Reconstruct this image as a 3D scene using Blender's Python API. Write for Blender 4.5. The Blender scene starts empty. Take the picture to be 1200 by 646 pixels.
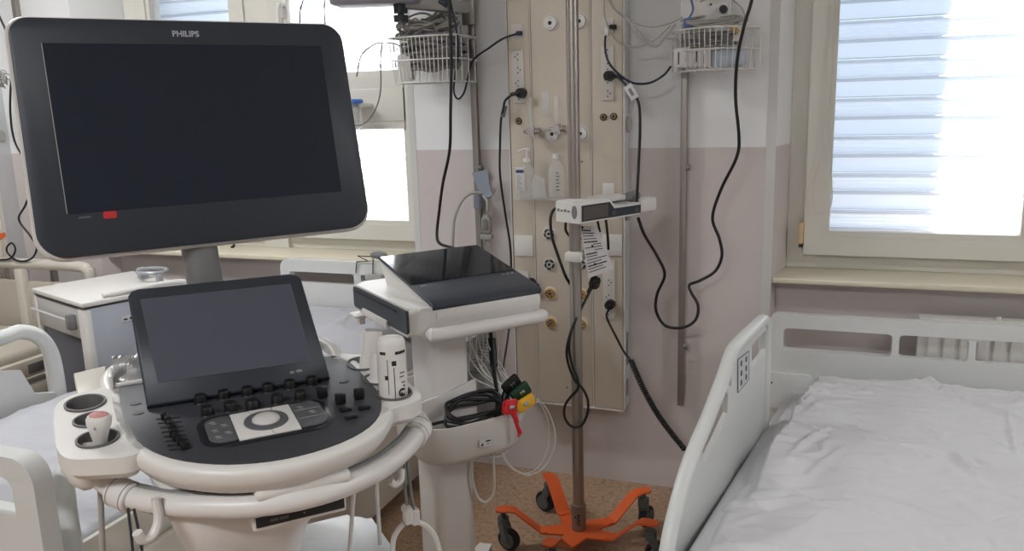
import bpy, bmesh, math, random
from mathutils import Vector, Matrix, noise
from mathutils.geometry import tessellate_polygon
random.seed(7)
S = bpy.context.scene
COL = S.collection
PI = math.pi

# ------------------------------------------------------------------ camera
FPX, CX, CY = 977.0, 600.0, 323.0
CAM = Vector((0.0, -3.2635, 1.6))
RX = Vector((0.93669809, 0.34896974, -0.0285797))      # camera right in the world
RY = Vector((0.04443539, -0.19944211, -0.9789016))     # camera down in the world
RZ = Vector((-0.34730704, 0.91566531, -0.20232365))    # viewing direction
cd = bpy.data.cameras.new('camera'); cam = bpy.data.objects.new('camera', cd); COL.objects.link(cam)
cd.sensor_width = 36.0; cd.lens = FPX / 1200.0 * 36.0; cd.clip_start = 0.02; cd.clip_end = 200
m = Matrix((RX, -RY, -RZ)).transposed().to_4x4(); m.translation = CAM
cam.matrix_world = m
S.camera = cam
# ------------------------------------------------------------------ world, sun, exposure
W = bpy.data.worlds.new('sky'); S.world = W; W.use_nodes = True
bg = W.node_tree.nodes['Background']
bg.inputs[0].default_value = (0.64, 0.80, 1.0, 1); bg.inputs[1].default_value = 1.7
sd = bpy.data.lights.new('sun', 'SUN'); sd.energy = 33.0; sd.angle = math.radians(0.6); sd.color = (1.0, 0.95, 0.88)
sun = bpy.data.objects.new('sun', sd); COL.objects.link(sun)
sun.rotation_euler = Vector((0.60, -0.44, -0.46)).to_track_quat('-Z', 'Y').to_euler()
sun.location = (-3, 4, 4)
S.view_settings.view_transform = 'Standard'; S.view_settings.look = 'None'
S.view_settings.exposure = 0.1; S.view_settings.gamma = 1.0; S.view_settings.use_curve_mapping = False
CEIL_Z = 3.0
FILL_LAMPS = [(-3.0, -1.35), (2.5, -1.5), (-1.0, -4.4)]  # added fill lamps out of view, placed for the surfaces they brighten
FILL_W = (44.0, 38.0, 58.0)

# ------------------------------------------------------------------ helpers
def ray(px, py):
    return RX * (px - CX) + RY * (py - CY) + RZ * FPX
def at(px, py, y):                       # a place in the room from its photo position and its distance to the wall
    r = ray(px, py); return CAM + r * ((y - CAM.y) / r.y)
def atz(px, py, z):
    r = ray(px, py); return CAM + r * ((z - CAM.z) / r.z)
def frame(O, a, t=0):                    # u right, v away, w up; yaw a, v rises by t
    ca, sa = math.cos(math.radians(a)), math.sin(math.radians(a))
    ct, st = math.cos(math.radians(t)), math.sin(math.radians(t))
    u = Vector((ca, sa, 0)); v = Vector((-sa * ct, ca * ct, st)); w = u.cross(v)
    M = Matrix((u, v, w)).transposed().to_4x4(); M.translation = Vector(O); return M
def onplane(F, px, py, axis, val):       # where the sight line meets a plane of the frame; local coordinates
    Fi = F.inverted(); o = Fi @ CAM; d = Fi.to_3x3() @ ray(px, py)
    return o + d * ((val - o[axis]) / d[axis])

MATS = {}
def mat(name, col, rough=0.5, metal=0.0, spec=0.5, bump=0.0, bscale=200.0, var=0.0, vscale=6.0, coat=0.0):
    if name in MATS: return MATS[name]
    M = bpy.data.materials.new(name); M.use_nodes = True
    nt = M.node_tree; b = nt.nodes['Principled BSDF']
    c = tuple(((x / 255) / 12.92 if x / 255 <= 0.04045 else ((x / 255 + 0.055) / 1.055) ** 2.4) for x in col)
    b.inputs['Base Color'].default_value = (*c, 1); b.inputs['Roughness'].default_value = rough
    b.inputs['Metallic'].default_value = metal; b.inputs['Specular IOR Level'].default_value = spec
    b.inputs['Coat Weight'].default_value = coat; b.inputs['Coat Roughness'].default_value = 0.1
    tc = nt.nodes.new('ShaderNodeTexCoord')
    if var > 0:
        n = nt.nodes.new('ShaderNodeTexNoise'); n.inputs['Scale'].default_value = vscale; n.inputs['Detail'].default_value = 4
        nt.links.new(tc.outputs['Object'], n.inputs['Vector'])
        mx = nt.nodes.new('ShaderNodeMix'); mx.data_type = 'RGBA'
        mx.inputs['A'].default_value = (*[x * (1 - var) for x in c], 1); mx.inputs['B'].default_value = (*[min(1, x * (1 + var)) for x in c], 1)
        nt.links.new(n.outputs['Fac'], mx.inputs['Factor']); nt.links.new(mx.outputs['Result'], b.inputs['Base Color'])
    if bump > 0:
        n = nt.nodes.new('ShaderNodeTexNoise'); n.inputs['Scale'].default_value = bscale; n.inputs['Detail'].default_value = 3
        nt.links.new(tc.outputs['Object'], n.inputs['Vector'])
        bp = nt.nodes.new('ShaderNodeBump'); bp.inputs['Strength'].default_value = bump; bp.inputs['Distance'].default_value = 0.002
        nt.links.new(n.outputs['Fac'], bp.inputs['Height']); nt.links.new(bp.outputs['Normal'], b.inputs['Normal'])
    MATS[name] = M
    return M

WM = {}
def empty(name, label, cat, T, group=None):
    o = bpy.data.objects.new(name, None); COL.objects.link(o); o.matrix_world = T; o.empty_display_size = 0.1
    WM[o] = T.copy(); tag(o, label, cat, group); return o
def tag(o, label=None, cat=None, group=None, kind=None):
    if label: o['label'] = label
    if cat: o['category'] = cat
    if group: o['group'] = group
    if kind: o['kind'] = kind
    return o
def link(name, me, material, parent=None, mats=None):
    for mm in (mats or [material]): me.materials.append(mm)
    o = bpy.data.objects.new(name, me); COL.objects.link(o)
    if parent is not None:
        me.transform(WM[parent].inverted()); o.parent = parent; WM[o] = WM[parent].copy()
    else:
        xs = [v.co for v in me.vertices]
        c = Vector(((min(v.x for v in xs) + max(v.x for v in xs)) / 2, (min(v.y for v in xs) + max(v.y for v in xs)) / 2, min(v.z for v in xs)))
        T = Matrix.Translation(c); me.transform(T.inverted()); o.matrix_world = T; WM[o] = T
    return o

def crom(P, n=8, closed=False):
    P = [Vector(p) for p in P]
    if len(P) < 3: return P
    out = []; N = len(P)
    rng = range(N if closed else N - 1)
    for i in rng:
        p0 = P[(i - 1) % N] if (closed or i > 0) else P[0] * 2 - P[1]
        p1 = P[i]; p2 = P[(i + 1) % N]
        p3 = P[(i + 2) % N] if (closed or i + 2 < N) else P[-1] * 2 - P[-2]
        for k in range(n):
            t = k / n
            out.append(0.5 * ((2 * p1) + (p2 - p0) * t + (2 * p0 - 5 * p1 + 4 * p2 - p3) * t * t + (3 * p1 - p0 - 3 * p2 + p3) * t ** 3))
    if not closed: out.append(P[-1])
    return out

def rrect(x0, x1, y0, y1, r, n=5):
    pts = []
    rs = r if isinstance(r, (tuple, list)) else (r, r, r, r)
    for (cx, cy, a, rr) in ((x1, y1, 0, rs[0]), (x0, y1, 90, rs[1]), (x0, y0, 180, rs[2]), (x1, y0, 270, rs[3])):
        sx = -1 if a in (0, 270) else 1; sy = -1 if a in (0, 90) else 1
        for k in range(n + 1):
            t = math.radians(a + 90 * k / n)
            pts.append((cx + sx * rr + rr * math.cos(t), cy + sy * rr + rr * math.sin(t)))
    return pts
def ellipse(cx, cy, rx, ry, n=24):
    return [(cx + rx * math.cos(2 * PI * k / n), cy + ry * math.sin(2 * PI * k / n)) for k in range(n)]

class MB:
    def __init__(s, T=None): s.bm = bmesh.new(); s.T = T or Matrix.Identity(4)
    def v(s, p): return s.bm.verts.new(s.T @ Vector(p))
    def face(s, vs, mi=0):
        try:
            f = s.bm.faces.new(vs); f.material_index = mi; return f
        except ValueError: return None
    def box(s, x0, x1, y0, y1, z0, z1, bev=0.0, seg=2, mi=0):
        c = [s.v((x, y, z)) for z in (z0, z1) for y in (y0, y1) for x in (x0, x1)]
        fs = [s.face([c[i] for i in q], mi) for q in ((0, 2, 3, 1), (4, 5, 7, 6), (0, 1, 5, 4), (2, 6, 7, 3), (0, 4, 6, 2), (1, 3, 7, 5))]
        if bev > 0:
            es = list({e for f in fs for e in f.edges})
            bmesh.ops.bevel(s.bm, geom=es, offset=bev, segments=seg, profile=0.5, affect='EDGES')
        return s
    def prism(s, pts, a, b, plane='xy', bev=0.0, mi=0, seg=2):      # outline swept between two levels
        def P(x, y, z):
            return {'xy': (x, y, z), 'xz': (x, z, y), 'yz': (z, x, y)}[plane]
        A = [s.v(P(x, y, a)) for x, y in pts]; B = [s.v(P(x, y, b)) for x, y in pts]; n = len(pts)
        fa = s.face(A[::-1], mi); fb = s.face(B, mi)
        for i in range(n): s.face([A[i], A[(i + 1) % n], B[(i + 1) % n], B[i]], mi)
        if bev > 0:
            es = [e for f in (fa, fb) if f for e in f.edges]
            bmesh.ops.bevel(s.bm, geom=es, offset=bev, segments=seg, profile=0.5, affect='EDGES')
        return s
    def holed(s, outer, holes, a, b, plane='xz', mi=0):             # plate with openings
        def P(x, y, z):
            return {'xy': (x, y, z), 'xz': (x, z, y), 'yz': (z, x, y)}[plane]
        loops = [outer] + holes
        tri = tessellate_polygon([[Vector((x, y, 0)) for x, y in L] for L in loops])
        flat = [p for L in loops for p in L]
        A = [s.v(P(x, y, a)) for x, y in flat]; B = [s.v(P(x, y, b)) for x, y in flat]
        for t in tri:
            s.face([A[i] for i in t], mi); s.face([B[i] for i in t][::-1], mi)
        k = 0
        for L in loops:
            n = len(L)
            for i in range(n): s.face([A[k + i], A[k + (i + 1) % n], B[k + (i + 1) % n], B[k + i]], mi)
            k += n
        return s
    def rings(s, R, cap=True, closed=False, mi=0):                  # loft through rings of points
        V = [[s.v(p) for p in r] for r in R]; n = len(V[0])
        for i in range(len(V) - (0 if closed else 1)):
            a = V[i]; b = V[(i + 1) % len(V)]
            for j in range(n): s.face([a[j], a[(j + 1) % n], b[(j + 1) % n], b[j]], mi)
        if cap and not closed: s.face(V[0][::-1], mi); s.face(V[-1], mi)
        return s
    def cyl(s, p0, p1, r0, r1=None, n=20, mi=0):
        r1 = r0 if r1 is None else r1
        p0, p1 = Vector(p0), Vector(p1); d = (p1 - p0).normalized()
        u = d.orthogonal().normalized(); w = d.cross(u)
        return s.rings([[p + (u * math.cos(2 * PI * k / n) + w * math.sin(2 * PI * k / n)) * r for k in range(n)] for p, r in ((p0, r0), (p1, r1))], mi=mi)
    def tube(s, P, r, n=8, sm=6, closed=False, mi=0, flat=1.0, up=None):
        Q = crom(P, sm, closed) if sm else [Vector(p) for p in P]
        R = []; N = len(Q); u = None
        for i, p in enumerate(Q):
            a = Q[(i - 1) % N] if (closed or i > 0) else Q[0]; b = Q[(i + 1) % N] if (closed or i < N - 1) else Q[-1]
            d = (b - a)
            d = d.normalized() if d.length > 1e-9 else Vector((0, 0, 1))
            if up is not None:
                w = Vector(up); u = w.cross(d); u = u.normalized() if u.length > 1e-6 else d.orthogonal().normalized()
            elif u is None: u = d.orthogonal().normalized()
            else:
                u = u - d * u.dot(d); u = u.normalized() if u.length > 1e-6 else d.orthogonal().normalized()
            w = d.cross(u)
            rr = r[min(i * len(r) // N, len(r) - 1)] if isinstance(r, list) else r
            R.append([p + u * math.cos(2 * PI * k / n) * rr + w * math.sin(2 * PI * k / n) * rr * flat for k in range(n)])
        return s.rings(R, cap=True, closed=closed, mi=mi)
    def lathe(s, prof, c=(0, 0, 0), n=28, sx=1, sy=1, mi=0):
        c = Vector(c)
        return s.rings([[c + Vector((r * math.cos(2 * PI * k / n) * sx, r * math.sin(2 * PI * k / n) * sy, z)) for k in range(n)] for r, z in prof], mi=mi)
    def ball(s, c, r, sx=1, sy=1, sz=1, n=16, mi=0):
        return s.lathe([(max(1e-4, r * math.sin(PI * k / 10)), -r * sz * math.cos(PI * k / 10)) for k in range(11)], c, n, sx, sy, mi)
    def ringv(s, c, R, r, n=28, m_=8, axis='z'):
        c = Vector(c); P = []
        for k in range(n):
            a = 2 * PI * k / n
            q = (math.cos(a) * R, math.sin(a) * R)
            P.append(c + Vector({'z': (q[0], q[1], 0), 'y': (q[0], 0, q[1]), 'x': (0, q[0], q[1])}[axis]))
        return s.tube(P, r, m_, 0, True)
    def build(s, name, material, parent=None, ang=35, bevel=0.0, mats=None, smooth=True, sub=0):
        bmesh.ops.recalc_face_normals(s.bm, faces=s.bm.faces)
        me = bpy.data.meshes.new(name); s.bm.to_mesh(me); s.bm.free()
        if smooth:
            me.polygons.foreach_set('use_smooth', [True] * len(me.polygons)); me.set_sharp_from_angle(angle=math.radians(ang))
        o = link(name, me, material, parent, mats)
        if bevel > 0:
            b = o.modifiers.new('edge', 'BEVEL'); b.width = bevel; b.segments = 3; b.limit_method = 'ANGLE'; b.angle_limit = math.radians(50)
            b.harden_normals = False
        if sub:
            q = o.modifiers.new('smooth', 'SUBSURF'); q.levels = sub; q.render_levels = sub
        return o

def text(name, body, size, T, material, parent, ext=0.0004, align='LEFT', bold=0.0):
    cu = bpy.data.curves.new(name, 'FONT'); cu.body = body; cu.size = size; cu.extrude = ext; cu.align_x = align; cu.offset = bold
    cu.resolution_u = 3
    t = bpy.data.objects.new(name, cu); COL.objects.link(t)
    dg = bpy.context.evaluated_depsgraph_get(); me = bpy.data.meshes.new_from_object(t.evaluated_get(dg))
    COL.objects.unlink(t); bpy.data.objects.remove(t); me.transform(T); me.materials.clear()
    me.name = name
    return link(name, me, material, parent)
def face_T(F, u, v, w):                  # text plane facing the viewer in a frame whose v points away
    return F @ Matrix.Translation((u, v, w)) @ Matrix.Rotation(PI / 2, 4, 'X')
def cable(name, label, pts, r, material, group=None, n=8, parent=None, cat='cable'):
    b = MB(); b.tube([at(*p) if len(p) == 3 else p for p in pts], r, n)
    o = b.build(name, material, parent, ang=80)
    if parent is None: tag(o, label, cat, group)
    return o

# ------------------------------------------------------------------ materials
def wall_material():
    M = bpy.data.materials.new('painted wall'); M.use_nodes = True; nt = M.node_tree; b = nt.nodes['Principled BSDF']
    g = nt.nodes.new('ShaderNodeNewGeometry'); sp = nt.nodes.new('ShaderNodeSeparateXYZ'); nt.links.new(g.outputs['Position'], sp.inputs[0])
    lt = nt.nodes.new('ShaderNodeMath'); lt.operation = 'LESS_THAN'; lt.inputs[1].default_value = 1.414
    nt.links.new(sp.outputs['Z'], lt.inputs[0])
    mx = nt.nodes.new('ShaderNodeMix'); mx.data_type = 'RGBA'
    mx.inputs['A'].default_value = (0.79, 0.80, 0.805, 1); mx.inputs['B'].default_value = (0.60, 0.545, 0.53, 1)
    nt.links.new(lt.outputs[0], mx.inputs['Factor'])
    n = nt.nodes.new('ShaderNodeTexNoise'); n.inputs['Scale'].default_value = 2.5; n.inputs['Detail'].default_value = 5
    nt.links.new(g.outputs['Position'], n.inputs['Vector'])
    mr = nt.nodes.new('ShaderNodeMapRange'); mr.inputs['To Min'].default_value = 0.95; mr.inputs['To Max'].default_value = 1.05
    nt.links.new(n.outputs['Fac'], mr.inputs['Value'])
    mu = nt.nodes.new('ShaderNodeVectorMath'); mu.operation = 'SCALE'
    nt.links.new(mx.outputs['Result'], mu.inputs[0]); nt.links.new(mr.outputs['Result'], mu.inputs['Scale'])
    nt.links.new(mu.outputs[0], b.inputs['Base Color']); b.inputs['Roughness'].default_value = 0.55
    n2 = nt.nodes.new('ShaderNodeTexNoise'); n2.inputs['Scale'].default_value = 90; nt.links.new(g.outputs['Position'], n2.inputs['Vector'])
    bp = nt.nodes.new('ShaderNodeBump'); bp.inputs['Strength'].default_value = 0.15; bp.inputs['Distance'].default_value = 0.002
    nt.links.new(n2.outputs['Fac'], bp.inputs['Height']); nt.links.new(bp.outputs['Normal'], b.inputs['Normal'])
    return M
def floor_material():
    M = bpy.data.materials.new('speckled floor'); M.use_nodes = True; nt = M.node_tree; b = nt.nodes['Principled BSDF']
    g = nt.nodes.new('ShaderNodeNewGeometry')
    v = nt.nodes.new('ShaderNodeTexNoise'); v.inputs['Scale'].default_value = 52; v.inputs['Detail'].default_value = 6; v.inputs['Roughness'].default_value = 0.8
    nt.links.new(g.outputs['Position'], v.inputs['Vector'])
    r = nt.nodes.new('ShaderNodeValToRGB'); e = r.color_ramp.elements
    e[0].position = 0.36; e[0].color = (0.13, 0.07, 0.04, 1); e[1].position = 0.45; e[1].color = (0.38, 0.245, 0.155, 1)
    q = e.new(0.60); q.color = (0.46, 0.315, 0.21, 1); q = e.new(0.70); q.color = (0.64, 0.50, 0.37, 1)
    nt.links.new(v.outputs['Fac'], r.inputs['Fac']); nt.links.new(r.outputs['Color'], b.inputs['Base Color'])
    b.inputs['Roughness'].default_value = 0.32
    return M
def slat_material(nm='shutter slat', c=(0.85, 0.87, 0.9), f=0.62):
    M = bpy.data.materials.new(nm); M.use_nodes = True; nt = M.node_tree; nt.nodes.remove(nt.nodes['Principled BSDF'])
    out = nt.nodes['Material Output']; d = nt.nodes.new('ShaderNodeBsdfDiffuse'); t = nt.nodes.new('ShaderNodeBsdfTranslucent'); mx = nt.nodes.new('ShaderNodeMixShader')
    d.inputs['Color'].default_value = (*c, 1); t.inputs['Color'].default_value = (*c, 1); mx.inputs[0].default_value = f
    nt.links.new(d.outputs[0], mx.inputs[1]); nt.links.new(t.outputs[0], mx.inputs[2]); nt.links.new(mx.outputs[0], out.inputs['Surface'])
    return M
def glass_material():
    M = bpy.data.materials.new('window glass'); M.use_nodes = True; nt = M.node_tree; nt.nodes.remove(nt.nodes['Principled BSDF'])
    out = nt.nodes['Material Output']; d = nt.nodes.new('ShaderNodeBsdfTransparent'); t = nt.nodes.new('ShaderNodeBsdfGlossy'); mx = nt.nodes.new('ShaderNodeMixShader')
    t.inputs['Roughness'].default_value = 0.02; fr = nt.nodes.new('ShaderNodeFresnel'); fr.inputs[0].default_value = 1.45
    nt.links.new(fr.outputs[0], mx.inputs[0]); nt.links.new(d.outputs[0], mx.inputs[1]); nt.links.new(t.outputs[0], mx.inputs[2]); nt.links.new(mx.outputs[0], out.inputs['Surface'])
    return M
def clear_material(name, col, a=0.55):
    M = bpy.data.materials.new(name); M.use_nodes = True; nt = M.node_tree; b = nt.nodes['Principled BSDF']
    b.inputs['Base Color'].default_value = (*col, 1); b.inputs['Alpha'].default_value = a; b.inputs['Roughness'].default_value = 0.12
    return M
M_JOINT = slat_material('shutter joint', (0.55, 0.58, 0.62), 0.5)
M_WALL, M_FLOOR, M_SLAT, M_GLASS = wall_material(), floor_material(), slat_material(), glass_material()
M_CEIL = mat('ceiling paint', (225, 225, 222), 0.8)
M_BEAD = mat('corner strip paint', (205, 205, 202), 0.6)
M_PVC = mat('window frame plastic', (216, 214, 205), 0.35)
M_SILL = mat('sill cream laminate', (222, 214, 192), 0.25)
M_PANEL = mat('supply panel beige', (203, 193, 178), 0.5, var=0.03)
M_ALU = mat('light aluminium profile', (205, 206, 208), 0.4, 0.25)
M_STEEL = mat('brushed steel', (176, 170, 165), 0.28, 0.9)
M_RAIL = mat('dull steel rail', (160, 155, 150), 0.4, 0.75)
M_CHROME = mat('chrome', (215, 215, 215), 0.12, 1.0)
M_WHITE = mat('white plastic', (222, 220, 216), 0.38)
M_WHITE2 = mat('warm white plastic', (219, 216, 213), 0.36)
M_BEDP = mat('bed plastic grey white', (214, 216, 214), 0.35)
M_BEDC = mat('bed cream lacquer', (205, 200, 188), 0.4)
M_SOCK = mat('socket plastic', (206, 202, 196), 0.4)
M_BLACK = mat('black rubber', (20, 20, 22), 0.45)
M_NAVY = mat('dark blue cable', (32, 36, 58), 0.4)
M_DARK = mat('charcoal plastic', (52, 57, 64), 0.40, spec=0.3)
M_DECK = mat('control deck grey', (58, 60, 65), 0.42)
M_SCREEN = mat('switched off screen', (40, 45, 55), 0.38, spec=0.12)
M_TOUCH = mat('touch screen glass', (76, 81, 92), 0.25, spec=0.5)
M_GLOSS = mat('glossy dark glass', (24, 27, 34), 0.07, spec=0.6)
M_BEZ = mat('slate bezel', (58, 64, 74), 0.38)
M_GREY = mat('mid grey plastic', (120, 120, 120), 0.45)
M_LGREY = mat('light grey cable', (165, 163, 158), 0.45)
M_WIRE = mat('white coated wire', (215, 213, 208), 0.35)
M_ORANGE = mat('orange lacquer', (222, 98, 44), 0.42)
M_CAST = mat('castor grey', (92, 96, 94), 0.5)
M_SHEET = mat('white cotton sheet', (212, 212, 214), 0.9, spec=0.15, bump=0.25, bscale=900)
M_SHEETB = mat('pale blue cotton sheet', (184, 185, 190), 0.9, spec=0.15, bump=0.25, bscale=900)
M_MATT = mat('mattress cover', (200, 200, 202), 0.8)
M_PAPER = mat('printed paper', (208, 206, 206), 0.8)
M_INK = mat('black ink', (38, 38, 40), 0.6)
M_RED = mat('red marking', (190, 50, 55), 0.4)
M_REDP = mat('red clamp plastic', (205, 36, 48), 0.35)
M_GREEN = mat('green clamp plastic', (24, 62, 42), 0.35)
M_YELLOW = mat('yellow clamp plastic', (232, 176, 36), 0.35)
M_BLUE = mat('blue plastic', (70, 130, 215), 0.35)
M_BRASS = mat('brass ring', (178, 140, 84), 0.4, 0.35)
M_CREAMV = mat('cream valve plastic', (222, 208, 180), 0.4)
M_PINK = mat('pink probe face', (208, 150, 150), 0.5)
M_CAB = mat('cabinet blue grey side', (168, 172, 182), 0.5)
M_SILVER = mat('crinkled silver foil', (200, 202, 204), 0.28, 0.6)
M_TEXT = mat('logo grey', (170, 175, 185), 0.5)
M_BLUEG = mat('blue grey plastic', (140, 148, 162), 0.45)
M_HOLD = mat('holder grey liner', (92, 90, 90), 0.5)
M_PAD = mat('key pad grey', (92, 94, 98), 0.4)
M_CLEAR = clear_material('clear plastic', (0.8, 0.82, 0.82), 0.22)
M_CLOUD = clear_material('cloudy plastic', (0.74, 0.73, 0.71), 0.32)
M_BLUEL = mat('label blue band', (60, 66, 110), 0.6)

# ------------------------------------------------------------------ room shell
def struct(o): o['kind'] = 'structure'; return o
P1L, P1R = -1.690, -0.180            # pier between the windows
P2L, P2R = -5.04, -3.532             # pier of the next bed place
XL, XR, YB = -5.6, 3.6, -6.2
YO = 0.80                            # outer face of the facade
b = MB(); b.box(XL, XR, YB, 0.45, -0.05, 0.0); struct(b.build('floor', M_FLOOR))
b = MB(); b.box(XL, XR, YB, 0.6, CEIL_Z, CEIL_Z + 0.1); struct(b.build('ceiling', M_CEIL))
HEAD = 2.64
SPL = 0.035                          # the window recesses widen... a little on one side
def pier(name, x0, x1, sp):
    b = MB(); b.prism([(x0, 0), (x1, 0), (x1 + sp, 0.28), (x1 + sp, YO), (x0, YO)], 0, CEIL_Z, 'xy')
    struct(b.build(name, M_WALL))
pier('wall_back', P1L, P1R, 0.05); pier('wall_back_left', P2L, P2R, 0.12)
b = MB(); b.box(XL, P2L - 1.9 if P2L - 1.9 > XL else XL, 0, YO, 0, CEIL_Z); struct(b.build('wall_back_corner', M_WALL))
for nm, x0, x1 in (('wall_under_window_right', P1R + 0.0, 1.70), ('wall_under_window_left', P2R, P1L)):
    b = MB(); b.box(x0, x1, 0.09, YO, 0, 0.895); struct(b.build(nm, M_WALL))
    b = MB(); b.box(x0, x1, 0.0, YO, HEAD, CEIL_Z); struct(b.build(nm.replace('under', 'above'), M_WALL))
b = MB(); b.box(1.70, XR, 0, YO, 0, CEIL_Z); struct(b.build('wall_back_right', M_WALL))
b = MB(); b.box(XL - 0.1, XL, YB, YO, 0, CEIL_Z); struct(b.build('wall_left', M_WALL))
b = MB(); b.box(XR, XR + 0.1, YB, YO, 0, CEIL_Z); struct(b.build('wall_right', M_WALL))
b = MB(); b.box(XL, XR, YB - 0.1, YB, 0, CEIL_Z); struct(b.build('wall_front', M_WALL))
b = MB(); b.box(P1R - 0.032, P1R + 0.0015, -0.0015, 0.002, 0, CEIL_Z); b.box(P1L - 0.0015, P1L + 0.028, -0.0015, 0.002, 0, CEIL_Z)
struct(b.build('trim_1', M_BEAD))
for k, (x0, x1) in enumerate(((P1R, 1.70), (P2R, P1L))):
    b = MB(); b.box(x0 + 0.002, x1 - 0.002, 0.004, 0.30, 0.896, 0.918, 0.006)
    struct(b.build('window_sill_%s' % ('right', 'left')[k], M_SILL))

def window(idx, x0, x1, sashes, transom):
    root = bpy.data.objects.new('window_%d' % idx, None); COL.objects.link(root); root.location = (x0, 0.24, 0.918); WM[root] = Matrix.Translation((x0, 0.24, 0.918))
    struct(root); Y0, Y1 = 0.24, 0.31
    z0, z1 = 0.918, HEAD
    b = MB(); b.box(x0 - 0.012, x0 + 0.10, Y0, Y1, z0, z1, 0.003); b.box(x1 - 0.05, x1, Y0, Y1, z0, z1, 0.003)
    b.box(x0 + 0.099, x1 - 0.049, Y0 + 0.001, Y1 - 0.001, z0, z0 + 0.065, 0.002); b.box(x0 + 0.099, x1 - 0.049, Y0 + 0.001, Y1 - 0.001, z1 - 0.05, z1, 0.002)
    b.build('window_frame', M_PVC, root)
    for (a, c) in sashes:
        b = MB(); t = 0.085; zb, zt = z0 + 0.055, z1 - 0.04; ya, yb = 0.205, 0.29
        b.holed(rrect(a, c, zb, zt, 0.001, 1), [rrect(a + t + 0.012, c - t - 0.012, zb + t + 0.012, zt - t - 0.012, 0.001, 1)], ya + 0.012, yb, 'xz')
        b.holed(rrect(a + 0.004, c - 0.004, zb + 0.004, zt - 0.004, 0.001, 1), [rrect(a + t - 0.008, c - t + 0.008, zb + t - 0.008, zt - t + 0.008, 0.001, 1)], ya, ya + 0.014, 'xz')
        if transom:
            b.box(a + t, c - t, ya, yb, transom[0], transom[1], 0.004)
            b.box(a + t, c - t, ya - 0.006, ya + 0.02, transom[0] + 0.035, transom[1] - 0.08, 0.003)
        o = b.build('window_sash', M_PVC, root)
        g = MB(); g.box(a + t, c - t, 0.245, 0.249, zb + t, zt - t); g.build('pane', M_GLASS, o)
    return root
w1 = window(1, P2R + 0.12, P1L, [(P2R + 0.20, -2.655), (-2.52, -1.735)], (1.50, 1.765))
w2 = window(2, P1R + 0.055, 1.70, [(-0.075, 0.775), (0.80, 1.65)], None)
b = MB(); b.box(0.765, 0.81, 0.215, 0.306, 0.95, HEAD - 0.04, 0.004); b.build('mullion', M_PVC, w2)
# mullion of the left window, handle, hinges
b = MB(); b.box(-2.66, -2.515, 0.215, 0.31, 0.918, HEAD, 0.004); b.build('mullion', M_PVC, w1)
b = MB(); b.box(P2R + 0.13, P2R + 0.21, 0.225, 0.308, 0.918, HEAD, 0.004); b.build('side_post', M_PVC, w1)
pH = at(333, 6, 0.20)
b = MB(); b.box(pH.x - 0.016, pH.x + 0.016, 0.190, 0.206, pH.z - 0.06, pH.z + 0.03, 0.004); b.cyl((pH.x, 0.19, pH.z), (pH.x, 0.155, pH.z), 0.011)
b.tube([(pH.x, 0.16, pH.z), (pH.x - 0.004, 0.155, pH.z - 0.03), (pH.x - 0.006, 0.155, pH.z - 0.11)], 0.011, 10); b.build('window_handle', M_WHITE, w1)
b = MB(); p = at(939, 272, 0.20); b.box(p.x - 0.011, p.x + 0.009, 0.19, 0.235, 1.02, 1.105, 0.003); b.build('hinge_cover', mat('yellowed plastic', (206, 178, 138), 0.5), w2)
b = MB(); b.box(p.x - 0.008, p.x + 0.008, 0.195, 0.23, 1.005, 1.02, 0.002); b.build('hinge', M_INK, w2)
# pull string of the shutter
c1 = [at(978, 0, 0.19), at(976, 38, 0.19), at(972, 110, 0.19), at(962, 180, 0.19), at(953, 215, 0.19), at(953, 240, 0.19), at(962, 249, 0.19), at(973, 243, 0.19), at(975, 215, 0.19), at(971, 150, 0.19), at(975, 60, 0.19), at(980, 30, 0.19), at(981, 0, 0.19)]
b = MB(); b.tube(c1, 0.0022, 6); b.build('pull_cord', M_PVC, w2)

def shutter(name, x0, x1, label):
    b = MB(); Y = 0.40; z = 0.985; k = 0
    while z < 2.5:
        # one slat: flat lower half, shallow ribbed upper half, rolled lips between
        pr = [(0.000, 0.010), (0.004, 0.0), (0.030, -0.004), (0.062, -0.003), (0.0700, 0.004), (0.0715, 0.016), (0.0745, 0.016), (0.0755, 0.004)]
        for q in range(9): pr.append((0.080 + q * 0.0068, -0.003 + (0.0022 if q % 2 else 0)))
        pr += [(0.1375, 0.004), (0.140, 0.014), (0.1475, 0.016)]
        prev = None
        for (dz, dy) in pr:
            r = [b.v((x0, Y + dy, z + dz)), b.v((x1, Y + dy, z + dz))]
            if prev: b.face([prev[0], prev[1], r[1], r[0]], 1 if (pdz >= 0.0615 and dz <= 0.0756) or pdz >= 0.134 or dz <= 0.0041 else 0)
            prev = r; pdz = dz
        z += 0.1495; k += 1
    b.box(x0, x1, Y - 0.008, Y + 0.012, 0.962, 0.985, 0.002)
    o = b.build(name, M_SLAT, None, ang=25, mats=[M_SLAT, M_JOINT])
    tag(o, label, 'shutter')
shutter('roller_shutter', -0.128, 1.69, 'white slatted roller shutter outside the right window')
shutter('roller_shutter', P2R + 0.122, P1L - 0.002, 'white slatted roller shutter outside the left window, behind the large monitor')

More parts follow.
